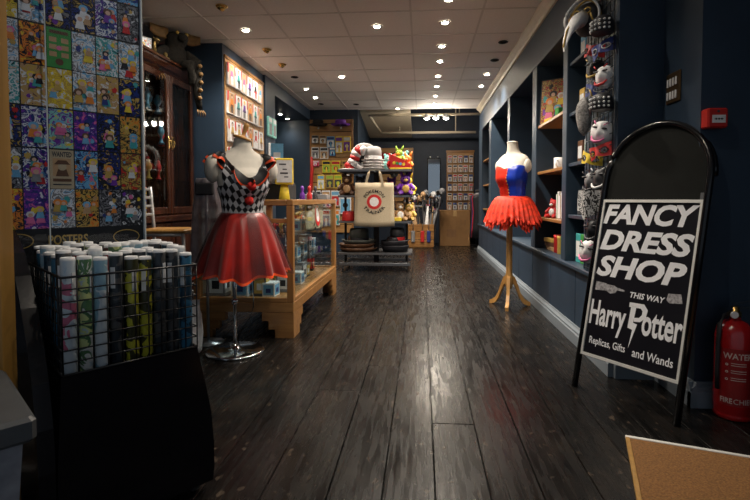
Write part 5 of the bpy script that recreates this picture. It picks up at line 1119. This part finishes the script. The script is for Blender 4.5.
for z, sp_ in ((.51, (('teal', 3.40), ('green', 3.30), ('white', 3.20))), (.84, (('dkgrey', 3.38), ('grey', 3.22))), (1.20, (('brown', 3.39), ('white', 3.25))), (1.55, (('gold', 3.37), ('navy', 3.22))), (1.90, (('sky', 3.36),))):
    for c, yy0 in sp_:
        hh = .20 if z < .6 else .15
        put('gift_box', MB().cbox(-.05, .05, -.04, .04, 0, hh, .003).box(-.0512, -.049, -.03, .03, hh * .2, hh * .75, 1).box(-.036, .036, -.0412, -.039, hh * .2, hh * .75, 1).mesh('gift_box', ['c_' + c, 'c_white' if c != 'white' else 'c_green']), (1.13, yy0, z), (0, 0, R(5)), '%s gift box on a blue shelf, %s' % ({'dkgrey': 'charcoal', 'sky': 'pale blue'}.get(c, c), {.51: 'standing on the sill', .84: 'just above the sill', 1.20: 'at the middle height', 1.55: 'below the uppermost board', 1.90: 'on the uppermost board'}[z]), 'box')
for z in (1.60, 1.19, .79):
    put('gift_box', MB().cbox(-.06, .06, -.06, .06, 0, .12, .003).mesh('gift_box', ['c_dkgrey']), (1.2, 7.9, z), (0, 0, .3), 'charcoal box on the %s wooden shelf of the farthest bay' % {1.60: 'top', 1.19: 'middle', .79: 'lowest'}[z], 'box')
put('mug', mg, (1.08, 8.0, .51), (0, 0, 1), 'white mug on the sill of the farthest bay', 'mug')
t = thing('clear_umbrella', 'grey transparent dome umbrella standing in bay behind the mannequin', 'umbrella', (1.22, 4.75, .51), 0)
MB().tube([(0, 0, 0), (0, 0, .62)], .008, 8).build('shaft', 'steel', t); MB().lathe([(.012, .60), (.05, .56), (.075, .46), (.08, .34), (.05, .25), (.02, .22)], 14).build('canopy', 'sheergrey', t)

# ------------------------------------------------------------ carnival masks and caps on the mesh panel
t = thing('mask_panel', 'black wire mesh panel fixed to the pillar, hung with masks', 'display panel', (WX - .006, 2.83, .475)); mb = MB()
for i in range(8): mb.tube([(-.008, -.20 + .0571 * i, .05), (-.008, -.20 + .0571 * i, 1.66)], .003, 5)
for i in range(28): mb.tube([(-.012, -.20, .06 + .0588 * i), (-.012, .20, .06 + .0588 * i)], .003, 5)
mb.build('wire_grid', 'wire', t)
for z in (.1, 1.6): MB().cbox(-.012, .0, -.22, .22, z, z + .025, .003).build('bracket', 'blackm', t)
def eye_mask(col, w_=.19, h_=.085):
    mb = MB(); nu, nv = 24, 8; rr = []
    def P(u, v, k):
        x_ = (u - .5) * w_; prof = (1 - abs(2 * u - 1) ** 2.6); up = .5 * h_ * (.75 + .45 * abs(2 * u - 1)) * (1 if abs(2 * u - 1) < .98 else .6); lo = -.5 * h_ * (1 - .45 * (1 - abs(2 * u - 1)) ** 3 - .2 * abs(2 * u - 1))
        z = lo + (up - lo) * v; y = .055 * (abs(2 * u - 1) ** 2) - .018 * math.exp(-((u - .5) / .08) ** 2) * (1 - v) - k
        return (x_, y, z)
    hole = lambda u, v: ((abs(u - .5) - .21) / .105) ** 2 + ((v - .48) / .26) ** 2 < 1
    for k in (0, .003):
        b0 = len(mb.v)
        for i in range(nu + 1):
            for j in range(nv + 1): mb.v.append(Vector(P(i / nu, j / nv, k)))
        for i in range(nu):
            for j in range(nv):
                if not hole((i + .5) / nu, (j + .5) / nv): mb.face((b0 + i * (nv + 1) + j, b0 + (i + 1) * (nv + 1) + j, b0 + (i + 1) * (nv + 1) + j + 1, b0 + i * (nv + 1) + j + 1), 0, True)
    return mb
def face_shell(w_=.16, h_=.21):
    mb = MB(); nu, nv = 20, 20
    def P(u, v):
        a = (u - .5) * math.pi * .95; z = (v - .5) * h_; wz_ = math.sqrt(max(.02, 1 - (abs(2 * v - 1) ** 2.4) * .96)) * (1 - .18 * (1 - v)); x_ = .5 * w_ * wz_ * math.sin(a); y = -.075 * wz_ * math.cos(a)
        nose = math.exp(-((x_) / .012) ** 2) * math.exp(-((z + .005) / .03) ** 2) * .012; sock = sum(math.exp(-((x_ - s_ * .034) / .018) ** 2 - ((z - .03) / .014) ** 2) for s_ in (-1, 1)) * .010
        return (x_, y - nose + sock + .075, z)
    for i in range(nu + 1):
        for j in range(nv + 1): mb.v.append(Vector(P(i / nu, j / nv)))
    for i in range(nu):
        for j in range(nv): mb.face((i * (nv + 1) + j, (i + 1) * (nv + 1) + j, (i + 1) * (nv + 1) + j + 1, i * (nv + 1) + j + 1), 0, True)
    return mb, P
def mroot(name, label, y, z, cat='mask', yaw=-62, roll=0.0, out=.05, sc=1.0):
    t = thing(name, label, cat, (WX - .008 - (out - .008) * sc, y, z), 0, None, (0, R(roll), R(yaw))); t.scale = (sc, sc, sc); return t
def m_eye(label, y, z, col, trim, roll=0, yaw=-58):
    t = mroot('eye_mask', label, y, z, 'mask', yaw, roll, .075, .9); eye_mask(col).build('shell', 'c_' + col, t)
    for s_ in (-1, 1):
        MB().tube([(s_ * .04 + .023 * math.cos(a), -.004 + .055 * (abs(2 * ((s_ * .04 + .023 * math.cos(a)) / .19)) ** 2) - .004, .002 + .014 * math.sin(a)) for a in [2 * math.pi * k / 14 for k in range(15)]], .0028, 5).build('eye_trim', 'c_' + trim, t)
    MB().tube([(-.09, .05, .01), (0, .085, .012), (.09, .05, .01)], .002, 5).build('strap', 'c_ink', t)
def m_face(label, y, z, col, lip, w_=.15, h_=.20, roll=0, yaw=-55):
    t = mroot('face_mask', label, y, z, 'mask', yaw, roll, .09, .82); mb, P = face_shell(w_, h_); mb.build('shell', 'c_' + col, t)
    for s_ in (-1, 1): MB().ball((s_ * .034, .012, .030 + .002), .021, .007, .007, 12, 6).build('eye_hole', 'c_ink', t)
    lp = MB().tube([(-.046, .020, -.030), (-.03, .004, -.052), (0, -.010, -.062), (.03, .004, -.052), (.046, .020, -.030)], [.004, .008, .010, .008, .004], 8); lp.build('grin', 'c_' + lip, t)
    for s_ in (-1, 1): MB().tube([(s_ * .028, .006, .052), (s_ * .05, .018, .072)], .004, 6).build('brow', 'c_' + lip, t)
# beaked carnival mask at the top
t = mroot('beaked_mask', 'long-nosed white and gold carnival mask with black lace brow', 2.860, 1.990, 'mask', -50, 0, .11)
mb, P = face_shell(.20, .19); mb.build('shell', 'c_ink', t)
MB().loft([[(rx_ * math.cos(a), y_ + .0, z_ + rx_ * 1.1 * math.sin(a)) for a in [2 * math.pi * k / 12 for k in range(12)]] for y_, z_, rx_ in ((.0, -.01, .045), (-.06, -.04, .040), (-.12, -.10, .028), (-.155, -.17, .016), (-.165, -.22, .004))], 0, True, True, True).build('beak', 'c_white', t)
MB().tube([(0, -.035, -.0), (0, -.09, -.04), (0, -.145, -.11), (0, -.172, -.20)], .005, 6).build('beak_trim', 'c_gold', t)
for k in range(2): MB().tube([(.092 * (1 + .12 * k) * math.cos(a), .03 - .03 * k + .01 * math.cos(3 * a), .10 * (1 + .1 * k) * math.sin(a)) for a in [R(-20) + R(220) * j / 20 for j in range(21)]], [.007 if k else .006] * 21, 8).build('scroll_border', ['c_gold', 'c_white'][k], t)
for s_ in (-1, 1): MB().tube([(s_ * .035 + .02 * math.cos(a), .0, .03 + .016 * math.sin(a)) for a in [2 * math.pi * k / 12 for k in range(13)]], .004, 6).build('eye_trim', 'c_gold', t)
def studded(label, y, z, sc=1.0):
    t = mroot('studded_cap', label, y, z, 'cap', -58, 0, .095, sc)
    MB().lathe([(.078, -.05), (.084, -.045), (.084, .02), (.07, .055), (.04, .075), (.005, .08)], 20, sy=.9).build('crown', 'c_ink', t)
    for r_ in range(3):
        for k in range(7):
            a = R(200 + 23 * k); MB().lathe([(.0095, 0), (.008, .006), (.001, .012)], 6, T=Matrix.Translation((.083 * math.cos(a), .076 * math.sin(a), -.03 + .03 * r_)) @ Matrix.Rotation(a + R(90), 4, 'Z') @ Matrix.Rotation(R(90), 4, 'X')).build('stud', 'c_white', t)
    MB().tube([(-.03, -.07, .05), (-.04, -.085, .10)], .006, 6).build('tab', 'c_gold', t)
studded('black cap with rows of white studs at the top of mask panel', 2.640, 1.860, .72)
m_eye('red domino eye mask below the beaked mask', 2.830, 1.790, 'red', 'ink', 14, -62)
m_eye('royal blue domino eye mask with white trim next to red one', 2.680, 1.755, 'navy', 'white', -14)
m_face('small black face mask under the red domino mask', 2.800, 1.685, 'ink', 'gold', .13, .13)
m_face('white face mask with red lips beside the small black mask', 2.670, 1.610, 'white', 'red', .14, .15)
m_eye('blue domino eye mask with silver trim below the black mask', 2.790, 1.560, 'navy', 'grey', 8)
studded('black cap with white studs just above the furry tail', 2.630, 1.455, .72)
rng = random.Random(9)
t = mroot('fur_tail', 'bushy grey fur tail hanging between the masks', 2.900, 1.500, 'tail', -60, 0, .10, .72)
MB().loft([[(rr_ * math.cos(a) * (1 + rng.uniform(-.18, .18)), cy_ + rr_ * math.sin(a) * (1 + rng.uniform(-.15, .15)), z_) for a in [2 * math.pi * k / 16 for k in range(16)]] for z_, rr_, cy_ in ((.06, .012, 0), (.03, .04, 0), (0, .055, 0), (-.05, .065, 0), (-.10, .06, 0), (-.16, .05, 0), (-.21, .035, 0), (-.25, .006, 0))], 0, True, True, True).build('fur', 'greyfur', t); MB().tube([(0, 0, .05), (0, .03, .09)], .004, 6).build('loop', 'steel', t)
m_face('white grinning mask with pink mouth below the grey fur tail', 2.680, 1.310, 'white', 'pink', .19, .16, 14, -50)
m_eye('yellow half mask under the grinning white mask', 2.830, 1.180, 'yellow', 'ink', 10); m_eye('red and black half mask beside the yellow one', 2.690, 1.205, 'red', 'ink', -12)
m_face('silver grey skull-like mask below the yellow half mask', 2.830, 1.050, 'grey', 'ink', .13, .14)
m_face('dark charcoal mask beside the silver grey mask', 2.690, 1.060, 'dkgrey', 'white', .13, .15)
t = mroot('patterned_bandana', 'black and white patterned bandana hanging on the mask panel', 2.850, 0.930, 'bandana', -60, 0, .05)
M['bandana'] = print_mat('black_white_lace', [(.015, .015, .018), (.55, .55, .55), (.02, .02, .02), (.6, .6, .6), (.015, .015, .015)], 22, .7)
MB().loft([[(-.085 + .17 * u, -.035 * math.sin(math.pi * u) + .012 * math.sin(9 * u), .07 - v * .17 * (1 - .35 * abs(2 * u - 1))) for u in [k / 16 for k in range(17)]] for v in [q / 6 for q in range(7)]], 0, True, closed=False).build('cloth', 'bandana', t); MB().tube([(-.085, .01, .07), (0, .03, .08), (.085, .01, .07)], .003, 6).build('tie', 'c_ink', t)
m_face('black mask between the bandana and the lowest grinning mask', 2.790, 0.770, 'ink', 'dkgrey', .13, .16)
m_face('white grinning mask with pink mouth lowest on the mask panel', 2.860, 0.640, 'white', 'pink', .15, .17, 10, -50)
# ------------------------------------------------------------ small things by the counter
put('snack_tube', MB().lathe([(0, 0), (.024, 0), (.026, .006), (.026, .22), (.028, .225), (.028, .25), (.0, .254)], 16).mesh('snack_tube', [print_mat('yellow_blue_print', [(.65, .45, .03), (.75, .55, .05), (.05, .10, .35), (.70, .20, .05)], 18)]), (CX + .0305 - .02, 3.86, .80), (0, 0, 0), 'bright yellow and blue tube standing on the cabinet ledge', 'tube')
rng = random.Random(41)
put('carrier_bag', MB().loft([[(rx_ * math.cos(a) * (1 + rng.uniform(-.1, .1)), ry_ * math.sin(a) * (1 + rng.uniform(-.1, .1)), z) for a in [2 * math.pi * k / 18 for k in range(18)]] for z, rx_, ry_ in ((0, .12, .06), (.02, .13, .07), (.15, .135, .065), (.28, .13, .05), (.36, .125, .03), (.39, .12, .012))], 0, True, True, True).mesh('carrier_bag', ['c_white']), (-1.46, 2.80, 0), (0, 0, .4), 'white carrier bag on the floor at the end of counter', 'bag', None, .85)
put('power_cable', MB().tube([(0, 0, .30), (.005, -.015, .22), (-.02, -.03, .14), (-.08, -.03, .06), (-.10, -.02, .012), (-.16, .02, .006), (-.24, .05, .006)], .004, 6).mesh('power_cable', ['c_ink']), (-1.14, 3.155, 0), (0, 0, 0), 'thin black cable trailing from the counter to the floor', 'cable')
